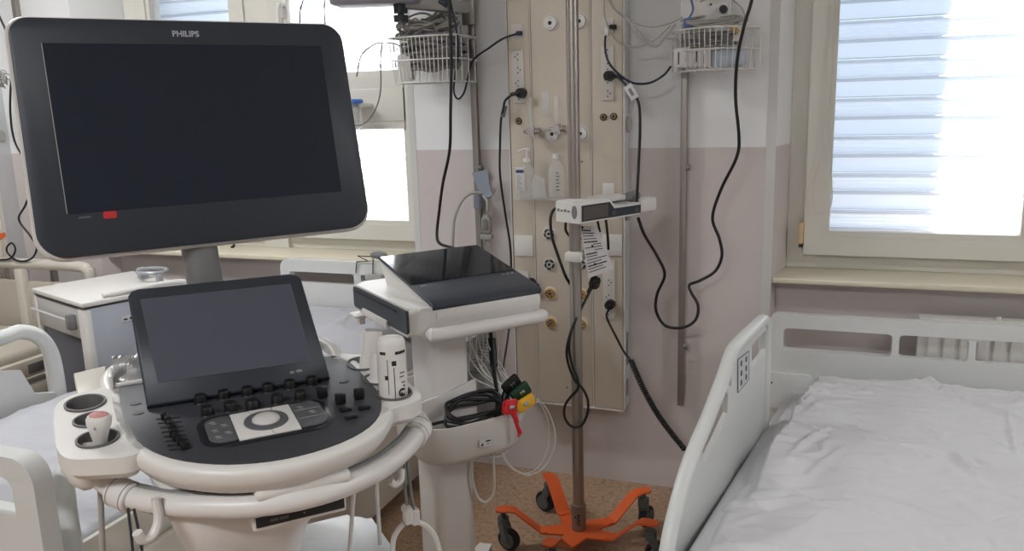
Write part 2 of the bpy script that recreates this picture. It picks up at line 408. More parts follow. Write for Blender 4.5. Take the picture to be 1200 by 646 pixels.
# unseen lamps added under the ceiling as fill light
lamp0 = None
for k, (x, y) in enumerate(FILL_LAMPS):
    nm = ('above the left beds', 'at the right of the right bed', 'at the back of the ward')[k]
    r = empty('ceiling_fill_lamp', 'added long white fill lamp ' + nm, 'lamp', Matrix.Translation((x, y, CEIL_Z - 0.07)), 'added fill lamps')
    b = MB(); b.box(x - 0.65, x + 0.65, y - 0.17, y + 0.17, CEIL_Z - 0.06, CEIL_Z, 0.008); b.build('housing', M_WHITE, r)
    L = bpy.data.lights.new('ceiling_fill_light', 'AREA'); L.shape = 'RECTANGLE'; L.size = 1.24; L.size_y = 0.30; L.energy = FILL_W[k]; L.color = (0.97, 0.985, 1.0)
    lo = bpy.data.objects.new('fill_light', L); COL.objects.link(lo); lo.parent = r; lo.location = (0, 0, 0.005)

# ------------------------------------------------------------------ medical supply columns on the piers
PF = -0.11                                                # face of the column stands 11 cm off the pier
def supply_column(x0, full, label):
    x1 = x0 + 0.468
    r = empty('medical_supply_panel', label, 'supply panel', Matrix.Translation((x0 + 0.234, 0, 0.362)))
    T = Matrix.Translation((x0, PF, 0))
    zt = 2.66
    b = MB(T); b.box(0.004, 0.464, 0.002, -PF, 0.365, zt, 0.002); b.build('casing', M_ALU, r)
    cols = (0.004, 0.098, 0.338, 0.464)
    for a, c in zip(cols[:-1], cols[1:]):
        b = MB(T); b.box(a + 0.004, c - 0.004, -0.004, 0.004, 0.370, zt, 0.0015); b.build('face_plate', M_PANEL, r)
    b = MB(T); b.box(0, 0.004, -0.006, 0.01, 0.362, zt); b.box(0.464, 0.468, -0.006, 0.01, 0.362, zt); b.box(0.0, 0.468, -0.006, 0.01, 0.360, 0.366)
    b.box(0.096, 0.100, -0.006, 0.0, 0.366, zt); b.box(0.336, 0.340, -0.006, 0.0, 0.366, zt)
    b.build('edge_profile', mat('pale profile', (216, 212, 204), 0.45), r)
    # right side cheek: oval knob and label slots
    b = MB(T); b.rings([[(0.464 + d, 0.060 + 0.025 * s_ * math.cos(2 * PI * k / 24), 1.508 + 0.030 * s_ * math.sin(2 * PI * k / 24)) for k in range(24)] for d, s_ in ((0, 1), (0.008, 1), (0.012, 0.85))]); b.build('oval_grille', M_LGREY, r)
    b = MB(T); b.box(0.463, 0.467, 0.048, 0.062, 0.54, 0.68, 0.001); b.box(0.463, 0.467, 0.042, 0.066, 0.41, 0.48, 0.001); b.build('side_label', M_GREY, r)
    def L(px, py):
        p = at(px, py, PF - 0.004) if full else None
        return (p.x - x0, p.z)
    def strip(cx, z0, z1, n, name='socket_strip'):
        b = MB(T); b.box(cx - 0.024, cx + 0.024, -0.010, -0.003, z0, z1, 0.002)
        if n:
            h = (z1 - z0) / n
            for k in range(n):
                zc = z0 + h * (k + 0.5)
                for dx, dz in ((0, 0.010), (0, -0.010), (-0.010 if k % 2 else 0.010, 0.001)):
                    b.cyl((cx + dx, -0.0108, zc + dz), (cx + dx, -0.009, zc + dz), 0.0028, n=8, mi=1)
        return b.build(name, M_SOCK, r, mats=[M_SOCK, M_INK])
    def disc(cx, cz, style):
        b = MB(T)
        def Y(p, R): return [(cx + R * math.cos(2 * PI * k / 28), p, cz + R * math.sin(2 * PI * k / 28)) for k in range(28)]
        if style == 'gas':
            b.rings([Y(-0.003, 0.034), Y(-0.005, 0.034), Y(-0.006, 0.030)]); o = b.build('gas_outlet', M_SOCK, r)
            b = MB(T); b.rings([Y(-0.006, 0.0265), Y(-0.0075, 0.0265)], mi=1); b.rings([Y(-0.006, 0.0252), Y(-0.012, 0.025), Y(-0.013, 0.021)]); b.build('outlet_ring', M_WHITE, o, mats=[M_WHITE, M_GREY])
            b = MB(T); b.rings([Y(-0.013, 0.0075), Y(-0.0145, 0.007)]); b.box(cx - 0.007, cx + 0.007, -0.0138, -0.012, cz + 0.0155, cz + 0.0165); b.box(cx - 0.007, cx + 0.007, -0.0138, -0.012, cz - 0.0175, cz - 0.0165)
            b.build('outlet_hole', M_INK, o)
        elif style == 'jack':
            b.rings([Y(-0.003, 0.014), Y(-0.008, 0.0135), Y(-0.009, 0.009)]); o = b.build('earthing_jack', M_DARK, r)
            b = MB(T); b.ringv((cx, -0.010, cz), 0.0075, 0.002, 20, 6, 'y'); b.build('jack_ring', M_BRASS, o)
        else:
            m1, m2 = (M_SOCK, M_WHITE) if style == 'air' else (M_CREAMV, M_BRASS)
            b.rings([Y(-0.003, 0.029), Y(-0.006, 0.028), Y(-0.007, 0.025)]); o = b.build('valve_outlet', m1, r)
            air = style == 'air'
            b = MB(T); b.ringv((cx, -0.009, cz), 0.0170, 0.0050, 28, 8, 'y'); b.build('valve_ring', M_DARK if air else m2, o)
            dk_ = M_INK if air else mat('dark amber', (92, 60, 30), 0.5)
            b = MB(T); b.rings([Y(-0.006, 0.0135), Y(-0.0105, 0.0130)])
            for k in range(5):
                a = 2 * PI * k / 5 + 0.3
                q_ = (cx + 0.0185 * math.cos(a), cz + 0.0185 * math.sin(a)) if air else (cx + 0.0105 * math.cos(a), cz + 0.0105 * math.sin(a))
                b.box(q_[0] - 0.0026, q_[0] + 0.0026, -0.0146, -0.0070, q_[1] - 0.0026, q_[1] + 0.0026, mi=0 if air else 1)
            b.cyl((cx, -0.006, cz), (cx, -0.0122, cz), 0.0062, n=14, mi=1)
            b.build('valve_core', m1, o, mats=[m1, dk_])
        return o
    def plate(cx, cz, w, h, name='blank_plate'):
        b = MB(T); b.box(cx - w / 2, cx + w / 2, -0.009, -0.003, cz - h / 2, cz + h / 2, 0.002); o = b.build(name, M_WHITE, r)
        return o
    xl = 0.047; xr = 0.405
    strip(xl, 1.60, 1.80, 4); strip(xr, 1.60, 1.80, 4); strip(xl, 1.845, 1.90, 0, 'data_socket'); strip(xr, 1.845, 1.90, 0, 'data_socket')
    gx, gx2 = at(645, 24, PF - 0.004).x + 1.19, at(679, 21, PF - 0.004).x + 1.19
    for cz in (1.895, 1.478): disc(gx, cz, 'gas'); disc(gx2, cz, 'gas')
    disc(xl - 0.004, 1.530, 'jack'); disc(xr - 0.018, 1.538, 'jack'); disc(xr + 0.022, 1.540, 'jack')
    for cz, st in ((1.083, 'air'), (0.958, 'air'), (0.837, 'brass'), (0.713, 'brass')):
        disc(0.160, cz, st); disc(0.290, cz + 0.002, st)
    plate(xl + 0.004, 1.03, 0.080, 0.085); plate(xr + 0.014, 1.045, 0.080, 0.085)
    strip(xl, 0.80, 0.925, 2); strip(xr, 0.745, 0.985, 4)
    o = plate(xr, 1.262, 0.046, 0.05, 'nurse_call_switch')
    for (cx, cz) in ((0.225, 0.44), (0.30, 1.37)): b = MB(T); b.cyl((cx, -0.006, cz), (cx, -0.003, cz), 0.0045, n=10); b.build('screw', M_GREY, r)
    b = MB(T); b.box(0.14, 0.172, -0.0055, -0.003, 1.545, 1.64, 0.001); b.build('label_strip', M_SOCK, r)
    return r
supply_column(-1.19, True, 'tall beige gas and power supply panel in the middle of the wall')
supply_column(-4.53, True, 'beige supply panel at the far left edge, behind the large monitor')
b = MB(); p = at(3, 278, PF - 0.006); b.prism([(p.x - 0.03, p.z - 0.02), (p.x + 0.024, p.z + 0.005), (p.x + 0.02, p.z + 0.025), (p.x - 0.03, p.z + 0.025)], PF - 0.0065, PF - 0.004, 'xz')
tag(b.build('orange_sticker', M_ORANGE), 'orange sticker on the supply panel at the far left edge', 'sticker')

# vertical steel rails screwed to the piers
def rail(x, z0, z1, label):
    b = MB(); b.box(x - 0.0125, x + 0.0125, -0.035, -0.020, z0, z1, 0.002)
    b.box(x - 0.006, x + 0.006, -0.022, 0.002, z0 + 0.05, z1 - 0.05)
    r = b.build('equipment_rail', M_RAIL); tag(r, label, 'rail')
    zs = [z for z in (0.63, 1.34, 2.04) if z0 < z < z1]
    for z in zs:
        b = MB(); b.cyl((x + 0.010, -0.028, z), (x + 0.024, -0.028, z), 0.012, n=14); b.build('rail_knob', M_GREY, r)
    return r
rail(-0.512, 0.378, 2.5, 'vertical steel rail on the wall, right of the supply panel')
rail(-1.372, 0.50, 2.5, 'vertical steel rail on the wall, left of the supply panel')
rail(-3.86, 0.378, 2.5, 'vertical steel rail on the far left wall, above the large monitor')

# wire baskets
def basket(x0, x1, y0, y1, z0, z1, bow, label):
    r = empty('wire_basket', label, 'basket', Matrix.Translation(((x0 + x1) / 2, y1, z0)), 'wire baskets on the rails')
    def outline(z, sh=0.0):
        P = []
        n = 16
        for k in range(n + 1):
            t = k / n; x = x0 + sh + (x1 - x0 - 2 * sh) * t
            P.append(Vector((x, y0 + sh + bow * (2 * t - 1) ** 2, z)))
        P += [Vector((x1 - sh, y1, z)), Vector((x0 + sh, y1, z))]
        return P
    b = MB()
    for z, sh, rr in ((z1, 0, 0.0032), (z0 + (z1 - z0) * 0.5, 0.006, 0.0026), (z0, 0.014, 0.0026)): b.tube(outline(z, sh), rr, 6, 0, True)
    b.build('basket_rim', M_WIRE, r)
    b = MB(); T_, B_ = outline(z1), outline(z0, 0.014)
    for k in range(len(T_) - 2): b.cyl(T_[k], B_[k], 0.0019, n=6)
    for t in (0.2, 0.5, 0.8):
        for A, Bm in ((T_[16], T_[17]), (T_[0], T_[18])):
            q = A.lerp(Bm, t); b.cyl(q, (q.x, q.y, z0), 0.0019, n=6)
    for k in range(9):
        x = x0 + 0.02 + (x1 - x0 - 0.04) * k / 8; b.cyl((x, y1, z1), (x, y1, z0), 0.0019, n=6); b.cyl((x, y0 + 0.02 + bow * (2 * k / 8 - 1) ** 2, z0), (x, y1, z0), 0.0019, n=6)
    b.build('basket_wires', M_WIRE, r)
    b = MB(); b.box((x0 + x1) / 2 - 0.09, (x0 + x1) / 2 + 0.09, y1, y1 + 0.008, z1 - 0.03, z1 - 0.01, 0.001); b.build('basket_hanger', M_WIRE, r)
    return r
basket(-1.625, -1.335, -0.285, -0.045, 1.69, 1.862, 0.02, 'white wire basket full of cables beside the left window')
basket(-0.552, -0.240, -0.225, -0.045, 1.695, 1.838, 0.13, 'white wire basket to the right of the supply panel, holding a coiled grey cable')
def coil(name, label, c, rx, ry, turns, r, material, tilt=0.0, jit=0.02, group=None, rz=0.0, grow=0.6, up=0.03):
    P = []; n = turns * 10
    for k in range(n):
        a = 2 * PI * k / 10; s_ = 1 - (1 - grow) * random.random() * 0.5
        P.append(Vector((rx * s_ * math.cos(a) + random.uniform(-jit, jit) * 0.5, ry * s_ * math.sin(a) + random.uniform(-jit, jit) * 0.5, up * k / n + random.uniform(-jit, jit) * 0.3)))
    Mx = Matrix.Translation(c) @ Matrix.Rotation(rz, 4, 'Z') @ Matrix.Rotation(tilt, 4, 'X')
    b = MB(Mx); b.tube(P, r, 6, 4); o = b.build(name, material, None, ang=80); tag(o, label, 'cable', group); return o
# contents of the left basket
coil('coiled_cable', 'coil of light grey leads heaped on top of the left wire basket', (-1.50, -0.16, 1.875), 0.115, 0.085, 11, 0.0042, M_LGREY, 0.3, 0.06, up=0.06)
coil('coiled_cable', 'coil of dark grey leads deep inside the left wire basket', (-1.49, -0.16, 1.745), 0.115, 0.095, 14, 0.0065, M_GREY, 0.1, 0.03, up=0.07)
coil('coiled_cable', 'loose tangle of dark leads in the upper half of the left wire basket', (-1.48, -0.15, 1.81), 0.115, 0.09, 12, 0.006, mat('heather grey', (140, 140, 146), 0.6), -0.1, 0.05, up=0.05)
coil('coiled_cable', 'looped pale lead standing upright above the left wire basket', (-1.46, -0.12, 1.90), 0.085, 0.05, 7, 0.0042, M_LGREY, 1.2, 0.04, up=0.04)
b = MB(); b.prism(rrect(-1.60, -1.545, 1.70, 1.80, 0.01), -0.25, -0.20, 'xz', 0.004); tag(b.build('white_connector_box', M_WHITE), 'white connector box in the left corner of the left wire basket', 'connector box')
# contents of the right basket
for k, (dz, rr) in enumerate(((0.0, 0.108), (0.012, 0.104), (0.024, 0.098), (0.034, 0.10))): pass
coil('coiled_cable', 'flat coil of light grey cable resting on top of the right wire basket', (-0.40, -0.13, 1.858), 0.115, 0.055, 7, 0.0035, M_LGREY, 0.25, 0.015, up=0.02)
coil('coiled_cable', 'dark grey coiled hose in the upper half of the right wire basket', (-0.41, -0.125, 1.785), 0.10, 0.055, 8, 0.005, M_GREY, 0.12, 0.01, up=0.04)
b = MB(Matrix.Translation((-0.475, -0.115, 1.707)) @ Matrix.Rotation(0.10, 4, 'Z')); b.box(-0.06, 0.07, -0.045, 0.03, 0, 0.07, 0.008); o = b.build('white_package', M_PAPER); tag(o, 'printed white package in the bottom left of the right wire basket', 'package')
b = MB(Matrix.Translation((-0.475, -0.115, 1.707)) @ Matrix.Rotation(0.10, 4, 'Z'))
for k, x in enumerate((-0.045, -0.02, 0.012, 0.018, 0.045)): b.box(x, x + 0.004, -0.046, -0.0452, 0.012 + 0.006 * (k % 2), 0.055 - 0.01 * (k % 3))
b.build('print', M_INK, o)
b = MB(Matrix.Translation((-0.345, -0.115, 1.704)) @ Matrix.Rotation(-0.15, 4, 'Z')); b.box(-0.055, 0.055, -0.035, 0.04, 0, 0.062, 0.014); tag(b.build('blue_bag', mat('pale blue film', (178, 192, 205), 0.4, bump=0.4, bscale=60)), 'pale blue plastic bag in the right wire basket', 'bag')
b = MB(); b.box(-0.365, -0.30, -0.15, -0.08, 1.79, 1.825, 0.008); tag(b.build('white_pack', M_WHITE), 'small white pack beside the grey hose in the right wire basket', 'pack')
b = MB(); b.ball(at(860, 33, -0.17), 0.012); b.cyl(at(855, 30, -0.17), at(866, 38, -0.17), 0.007); tag(b.build('connector', mat('amber connector', (190, 150, 95), 0.4)), 'amber and white connector on the coiled cable in the right wire basket', 'connector')
b = MB(); p = at(808, 28, -0.16); b.box(p.x - 0.02, p.x + 0.012, p.y - 0.01, p.y + 0.01, p.z - 0.015, p.z + 0.02, 0.005); b.tube([at(806, 24, -0.16), at(812, 12, -0.15), at(810, 0, -0.13)], 0.004); tag(b.build('cable_tie', mat('slate blue tie', (84, 104, 150), 0.5)), 'slate blue cable tie around the coiled cable above the right basket', 'cable tie')
# white control box behind the coil, on the rail
r = empty('rail_monitor_unit', 'white device unit clamped to the rail above the right wire basket', 'medical device', Matrix.Translation((-0.43, -0.045, 1.87)))
b = MB(); b.box(-0.52, -0.345, -0.095, -0.038, 1.862, 2.02, 0.01); b.build('unit_body', M_WHITE, r)
b = MB(); b.box(-0.515, -0.43, -0.13, -0.09, 1.955, 2.0, 0.008); b.build('dark_clip', M_DARK, r)
p = at(848, 11, -0.10)
b = MB(); b.cyl((p.x, -0.115, p.z), (p.x, -0.09, p.z), 0.014); b.build('round_port', M_INK, r)
b = MB(); b.cyl((p.x - 0.045, -0.10, p.z + 0.02), (p.x - 0.045, -0.094, p.z + 0.02), 0.004, n=8); b.build('screw', M_INK, r)

# patient monitor arm above the left basket
r = empty('patient_monitor', 'grey patient monitor on a wall arm at the top edge over the left window', 'patient monitor', Matrix.Translation((-1.62, -0.3, 1.98)))
A = at(386, 8, -0.42); B_ = at(478, 0, -0.30)
F = frame((A.x, A.y, A.z + 0.004), 16)
b = MB(F); b.box(0, 0.34, -0.02, 0.13, 0.0, 0.26, 0.02, 3); b.build('monitor_case', mat('grey lavender plastic', (150, 148, 158), 0.45), r)
b = MB(F); b.box(0.025, 0.315, -0.024, -0.016, 0.03, 0.235, 0.003); b.build('screen', M_SCREEN, r)
q = at(470, 22, -0.30)
b = MB(); b.cyl((q.x, q.y, q.z + 0.02), (q.x, q.y, q.z + 0.06), 0.027); b.cyl((q.x, q.y, q.z - 0.012), (q.x, q.y, q.z + 0.012), 0.028); b.cyl((q.x, q.y, q.z), (q.x, q.y, q.z + 0.10), 0.012)
b.build('clamp_knob', M_DARK, r)
e0 = Vector((q.x + 0.01, q.y, q.z + 0.055)); e1 = Vector((-1.372, -0.045, q.z + 0.045))
d = (e1 - e0).normalized(); F2 = Matrix((d, d.cross(Vector((0, 0, 1))).normalized() * -1, Vector((0, 0, 1)))).transposed().to_4x4(); F2.translation = e0
b = MB(F2); b.box(0, (e1 - e0).length, -0.02, 0.02, -0.018, 0.03, 0.006); b.build('arm_beam', mat('arm grey', (165, 163, 160), 0.4, 0.2), r)
b = MB(); b.box(-1.40, -1.345, -0.06, -0.036, e1.z - 0.06, e1.z + 0.07, 0.004); b.build('rail_clamp', M_RAIL, r)

# ------------------------------------------------------------------ bottles and flow meters hanging on the supply panel
def flowmeter(px, py, lab):
    c = at(px, py, PF - 0.055)
    r = empty('flow_meter', lab, 'flow meter', Matrix.Translation(c), 'chrome flow meters')
    b = MB(); b.cyl((c.x, PF - 0.013, c.z), (c.x, c.y, c.z), 0.013); b.cyl((c.x - 0.035, c.y, c.z), (c.x + 0.03, c.y, c.z), 0.008); b.cyl((c.x + 0.018, c.y, c.z), (c.x + 0.034, c.y, c.z), 0.014, n=10)
    b.cyl((c.x, c.y, c.z - 0.022), (c.x, c.y, c.z + 0.02), 0.011); b.cyl((c.x - 0.012, c.y - 0.012, c.z), (c.x - 0.012, c.y + 0.012, c.z), 0.014, n=12); b.build('valve_body', M_CHROME, r)
    b = MB(); b.cyl((c.x - 0.006, c.y, c.z + 0.018), (c.x - 0.006, c.y, c.z + 0.125), 0.0085); b.build('flow_tube', M_CLEAR, r)
    return c
c = flowmeter(654, 151, 'chrome flow meter with a clear tube, next to the steel pole')
c = flowmeter(624, 154, 'chrome flow meter with a slanting clear tube, nearest the panel\'s left edge')
b = MB(); b.cyl(at(628, 154, PF - 0.05), at(646, 152, PF - 0.05), 0.0055); tag(b.build('chrome_pipe', M_CHROME), 'short chrome pipe joining the two flow meters', 'pipe')
def bottle(px, z0, h, rad, lab, pump, yy=PF - 0.055, sx=1.0):
    p = at(px, 200, yy); c = (p.x, yy, 0)
    r = empty('disinfectant_bottle', lab, 'bottle', Matrix.Translation((p.x, yy, z0)))
    b = MB(); b.lathe([(0.001, z0), (rad * 0.93, z0), (rad, z0 + 0.006), (rad, z0 + h * 0.58), (rad * 0.8, z0 + h * 0.74), (rad * 0.36, z0 + h * 0.86), (rad * 0.34, z0 + h * 0.92), (0.001, z0 + h * 0.92)], c, 24, sx, 0.72)
    b.build('bottle_body', M_CLOUD, r)
    b = MB(); b.lathe([(0.001, z0 + h * 0.90), (rad * 0.42, z0 + h * 0.90), (rad * 0.42, z0 + h), (0.001, z0 + h)], c, 20); b.build('cap', M_WHITE, r)
    if pump:
        b = MB(); b.cyl((p.x, yy, z0 + h), (p.x, yy, z0 + h + 0.03), 0.005); b.tube([(p.x + 0.012, yy, z0 + h + 0.032), (p.x - 0.01, yy, z0 + h + 0.034), (p.x - 0.035, yy - 0.01, z0 + h + 0.026)], 0.005); b.build('pump_head', M_WHITE, r)
    return r, p
r, p = bottle(618, 1.238, 0.15, 0.036, 'cloudy pump bottle with a blue and white label left of the steel pole', True)
b = MB(); b.box(p.x - 0.040, p.x - 0.002, PF - 0.0845, PF - 0.082, 1.262, 1.355, 0.001); o = b.build('label', M_PAPER, r)
b = MB(); b.box(p.x - 0.037, p.x - 0.005, PF - 0.0855, PF - 0.084, 1.333, 1.345); b.build('label_band', M_BLUEL, o)
b = MB()
for k in range(9): b.box(p.x - 0.035, p.x - 0.010 - 0.006 * (k % 3), PF - 0.0852, PF - 0.0842, 1.27 + k * 0.0065, 1.2718 + k * 0.0065)
b.build('label_text', M_GREY, o)
r, p = bottle(652, 1.238, 0.165, 0.034, 'cloudy clear bottle hanging right behind the steel pole', False)
b = MB()
for k in range(6): b.box(p.x + 0.006, p.x + 0.020 - 0.004 * (k % 2), PF - 0.0805, PF - 0.0795, 1.265 + k * 0.013, 1.270 + k * 0.013)
b.build('printed_scale', M_GREY, r)
b = MB(); b.box(*(lambda a, c: (a.x, c.x))(at(606, 232, PF - 0.06), at(666, 232, PF - 0.06)), PF - 0.095, PF - 0.004, 1.226, 1.237, 0.003); b.box(-1.165, -1.06, PF - 0.012, PF - 0.003, 1.226, 1.275, 0.002)
tag(b.build('bottle_bracket', M_CLEAR), 'clear bracket under the two bottles on the supply panel', 'bracket')
b = MB(); q = at(628, 215, PF - 0.075); b.prism([(q.x - 0.02, q.z - 0.06), (q.x + 0.045, q.z - 0.055), (q.x + 0.035, q.z + 0.02), (q.x + 0.0, q.z + 0.035), (q.x - 0.018, q.z + 0.01)], q.y - 0.006, q.y + 0.006, 'xz', 0.004)
tag(b.build('plastic_pouch', M_CLOUD), 'crumpled clear pouch tucked between the two hanging bottles', 'pouch')

# ------------------------------------------------------------------ plugs and cords on the wall
def plug(px, py, lab, group=None, dirx=1):
    p = at(px, py, PF - 0.02)
    b = MB(); b.cyl((p.x, PF - 0.008, p.z), (p.x, PF - 0.040, p.z), 0.020, 0.0185); b.cyl((p.x, PF - 0.034, p.z), (p.x + 0.040 * dirx, PF - 0.036, p.z - 0.004), 0.010, 0.006)
    return tag(b.build('power_plug', M_BLACK), lab, 'plug', group)
plug(714, 89, 'round black plug in the upper right socket strip of the supply panel')
plug(611, 109, 'round black plug in the upper left socket strip of the supply panel', dirx=-1)
plug(715, 357, 'round black plug low on the right of the supply panel, with a coiled cord', dirx=0.2)
plug(622, 332, 'black plug half hidden behind the white recorder head')
YF = PF - 0.04
cable('power_cable', 'dark blue cord drooping from the upper right plug to the right wire basket', [(722, 89, YF), (733, 93, YF), (745, 98, YF - 0.02), (762, 97, YF), (778, 88, YF), (786, 78, -0.13)], 0.0042, M_NAVY)
cable('data_cable', 'dark blue cord curving down from the upper right data socket', [(719, 31, PF - 0.01), (712, 33, YF), (709, 50, YF), (712, 70, YF), (722, 84, YF - 0.01), (740, 98, YF - 0.02)], 0.0042, M_NAVY)
b = MB(); p = at(711, 37, YF); b.box(p.x - 0.008, p.x + 0.008, YF - 0.008, YF + 0.008, p.z - 0.014, p.z + 0.014, 0.003); tag(b.build('data_connector', M_WHITE), 'small white connector at the upper right data socket', 'connector')
b = MB(); p = at(717, 31, YF); b.box(p.x - 0.013, p.x + 0.012, PF - 0.03, PF - 0.008, p.z - 0.008, p.z + 0.008, 0.003); tag(b.build('data_plug', M_BLACK), 'black data plug in the upper right of the supply panel', 'plug')
cable('grey_cable', 'grey cable sagging from the top edge down to the right basket, the lower one', [(700, -160, YF), (703, -70, YF), (714, 0, YF), (735, 22, YF), (752, 45, YF), (768, 54, YF), (778, 45, YF), (792, 28, -0.15)], 0.0045, M_LGREY)
cable('grey_cable', 'thin grey cable sagging between the panel top and the right basket', [(706, -160, YF), (709, -70, YF), (708, -5, YF), (709, 20, YF), (720, 45, YF), (742, 55, YF), (765, 48, YF), (786, 30, -0.15)], 0.003, M_LGREY)
cable('grey_cable', 'grey cable running nearly level into the right wire basket', [(712, -160, YF), (708, -60, YF), (716, 0, YF), (732, 20, YF), (760, 31, YF), (785, 27, -0.15), (800, 20, -0.16)], 0.0035, M_LGREY)
cable('grey_cable', 'grey cable arching over the right wire basket to its right', [(820, 2, -0.15), (845, -6, -0.16), (868, 8, -0.18), (873, 25, -0.17), (868, 40, -0.16)], 0.003, M_LGREY)
cable('power_cable', 'thick black cord with a white tag, hanging down the panel edge into the pole device', [(724, 90, YF), (738, 105, YF - 0.04), (748, 120, -0.2), (750, 150, -0.25), (748, 200, -0.35), (746, 236, -0.44)], 0.0052, M_BLACK)
p0, p1 = at(735, 100, -0.19), at(746, 118, -0.20)
d = (p1 - p0).normalized(); Fx = Matrix((d, Vector((0, 1, 0)), d.cross(Vector((0, 1, 0))))).transposed().to_4x4(); Fx.translation = p0
b = MB(Fx); b.box(0, 0.06, -0.003, 0.003, -0.016, 0.016, 0.002); o = tag(b.build('paper_tag', M_PAPER), 'white printed tag on the black cord right of the supply panel', 'tag')
b = MB(Fx); b.box(0.015, 0.045, -0.0036, -0.003, -0.006, 0.006); b.build('print', M_GREY, o)
cable('power_cable', 'long black cord looping from the pole device over the right rail to the top edge',
      [(748, 256, -0.46), (755, 275, -0.40), (770, 300, -0.3), (779, 322, -0.22), (770, 345, -0.18), (769, 365, -0.16), (780, 382, -0.15), (800, 384, -0.15), (815, 375, -0.15), (818, 358, -0.14), (810, 343, -0.13), (808, 334, -0.12), (820, 329, -0.11), (838, 318, -0.10), (846, 300, -0.10), (843, 280, -0.10), (835, 255, -0.10), (845, 222, -0.12), (863, 185, -0.15), (866, 160, -0.17), (862, 115, -0.2), (864, 70, -0.22), (872, 30, -0.24), (882, -6, -0.25), (884, -60, -0.22), (876, -130, -0.16), (870, -200, -0.10)], 0.0058, M_BLACK)
cable('power_cable', 'black cord hanging from the low right plug to its coiled part', [(714, 362, YF), (711, 372, YF), (722, 395, YF), (731, 412, YF), (740, 424, YF)], 0.0045, M_BLACK)
def helix(P, R, r, turns, mtl):
    Q = crom([at(*p) for p in P], 24); L = [0.0]
    for a, c in zip(Q[:-1], Q[1:]): L.append(L[-1] + (c - a).length)
    out = []; N = turns * 10; j = 0; u = Vector((0, -1, 0))
    for k in range(N + 1):
        s_ = L[-1] * k / N
        while j < len(Q) - 2 and L[j + 1] < s_: j += 1
        t = (s_ - L[j]) / max(1e-9, L[j + 1] - L[j]); p = Q[j].lerp(Q[j + 1], t); d = (Q[j + 1] - Q[j]).normalized()
        uu = (u - d * u.dot(d)).normalized(); w = d.cross(uu); a = 2 * PI * k / 10
        out.append(p + uu * R * math.cos(a) + w * R * math.sin(a))
    b = MB(); b.tube(out, r, 6, 0); return b
tag(helix([(739, 422, YF), (755, 458, YF), (775, 492, YF - 0.02), (803, 528, -0.2)], 0.0085, 0.0042, 44, M_BLACK).build('spiral_cable', M_BLACK, ang=80), 'spiral black cord leading from the low right plug behind the right bed', 'cable')
cable('power_cable', 'black cord arching from the upper left plug down the left of the panel', [(606, 110, YF), (599, 112, YF), (592, 118, YF), (590, 126, YF), (587, 142, -0.12), (586, 170, -0.10), (586, 205, -0.10), (592, 250, -0.10), (598, 290, -0.10), (599, 330, -0.12), (597, 380, -0.14), (588, 440, -0.3)], 0.0048, M_BLACK)
p0, p1 = at(592, 124, -0.13), at(589, 137, -0.13)
b = MB(); b.cyl(p0, p1, 0.009, n=12); tag(b.build('paper_tag', M_GREY), 'grey tag wrapped around the black cord left of the supply panel', 'tag')
cable('data_cable', 'dark blue cord looping from the left rail up into the left data socket', [(530, -200, -0.05), (522, -120, -0.18), (524, -50, -0.25), (527, -4, -0.26), (534, 30, -0.26), (537, 60, -0.25), (533, 90, -0.24), (532, 108, -0.22), (537, 116, -0.2), (544, 108, -0.16), (549, 88, -0.14), (555, 70, -0.13), (572, 57, YF), (590, 45, YF), (608, 39, PF - 0.01)], 0.004, M_NAVY)
b = MB(); p = at(609, 39, PF - 0.015); b.box(p.x - 0.012, p.x + 0.010, PF - 0.028, PF - 0.008, p.z - 0.008, p.z + 0.008, 0.003); tag(b.build('data_plug', M_NAVY), 'dark blue data plug in the upper left of the supply panel', 'plug')
cable('power_cable', 'long thick black cord hanging down in front of the left rail', [(536, -200, -0.05), (528, -120, -0.2), (526, -50, -0.28), (526, -4, -0.30), (528, 40, -0.3), (529, 80, -0.3), (528, 130, -0.3), (527, 175, -0.28), (519, 215, -0.24), (515, 245, -0.22), (512, 275, -0.22), (516, 286, -0.25), (532, 291, -0.35), (545, 297, -0.55)], 0.0062, M_BLACK)
b = MB(); b.cyl(at(516, 0, -0.29), at(524, 5, -0.29), 0.014); tag(b.build('cable_clip', M_DARK), 'dark cord clip at the top edge beside the left rail', 'clip')
cable('breathing_hose', 'grey hose bending from the left rail down behind the recorder head', [(566, 226, -0.07), (552, 227, -0.09), (541, 236, -0.12), (533, 255, -0.14), (531, 275, -0.15), (530, 300, -0.16)], 0.006, M_LGREY)
# holder on the left rail with the lead yoke
r = empty('rail_holder', 'curved blue-grey holder clipped to the left rail', 'holder', Matrix.Translation(at(566, 233, -0.05)))
P0 = [at(553, 203, -0.06), at(560, 220, -0.065), at(567, 230, -0.07), at(575, 231, -0.085), at(580, 222, -0.10)]
P1 = [at(572, 199, -0.045), at(573, 214, -0.05), at(576, 226, -0.055), at(578, 228, -0.07), at(581, 222, -0.095)]
b = MB(); n = len(P0)
A = crom(P0, 5); C2 = crom(P1, 5); off = Vector((0.002, -0.006, 0.002))
b.rings([[a, c_, c_ + off, a + off] for a, c_ in zip(A, C2)]); b.build('hook_plate', M_BLUEG, r)
b = MB(); q = at(560, 236, -0.05); b.box(q.x - 0.012, q.x + 0.018, -0.075, -0.036, q.z - 0.03, q.z + 0.03, 0.006); b.build('clip', M_BLUEG, r)
r = empty('lead_yoke', 'grey lead yoke hanging from the left rail, its wires dropping behind the recorder', 'lead yoke', Matrix.Translation(at(570, 262, -0.10)))
q = at(570, 263, -0.10)
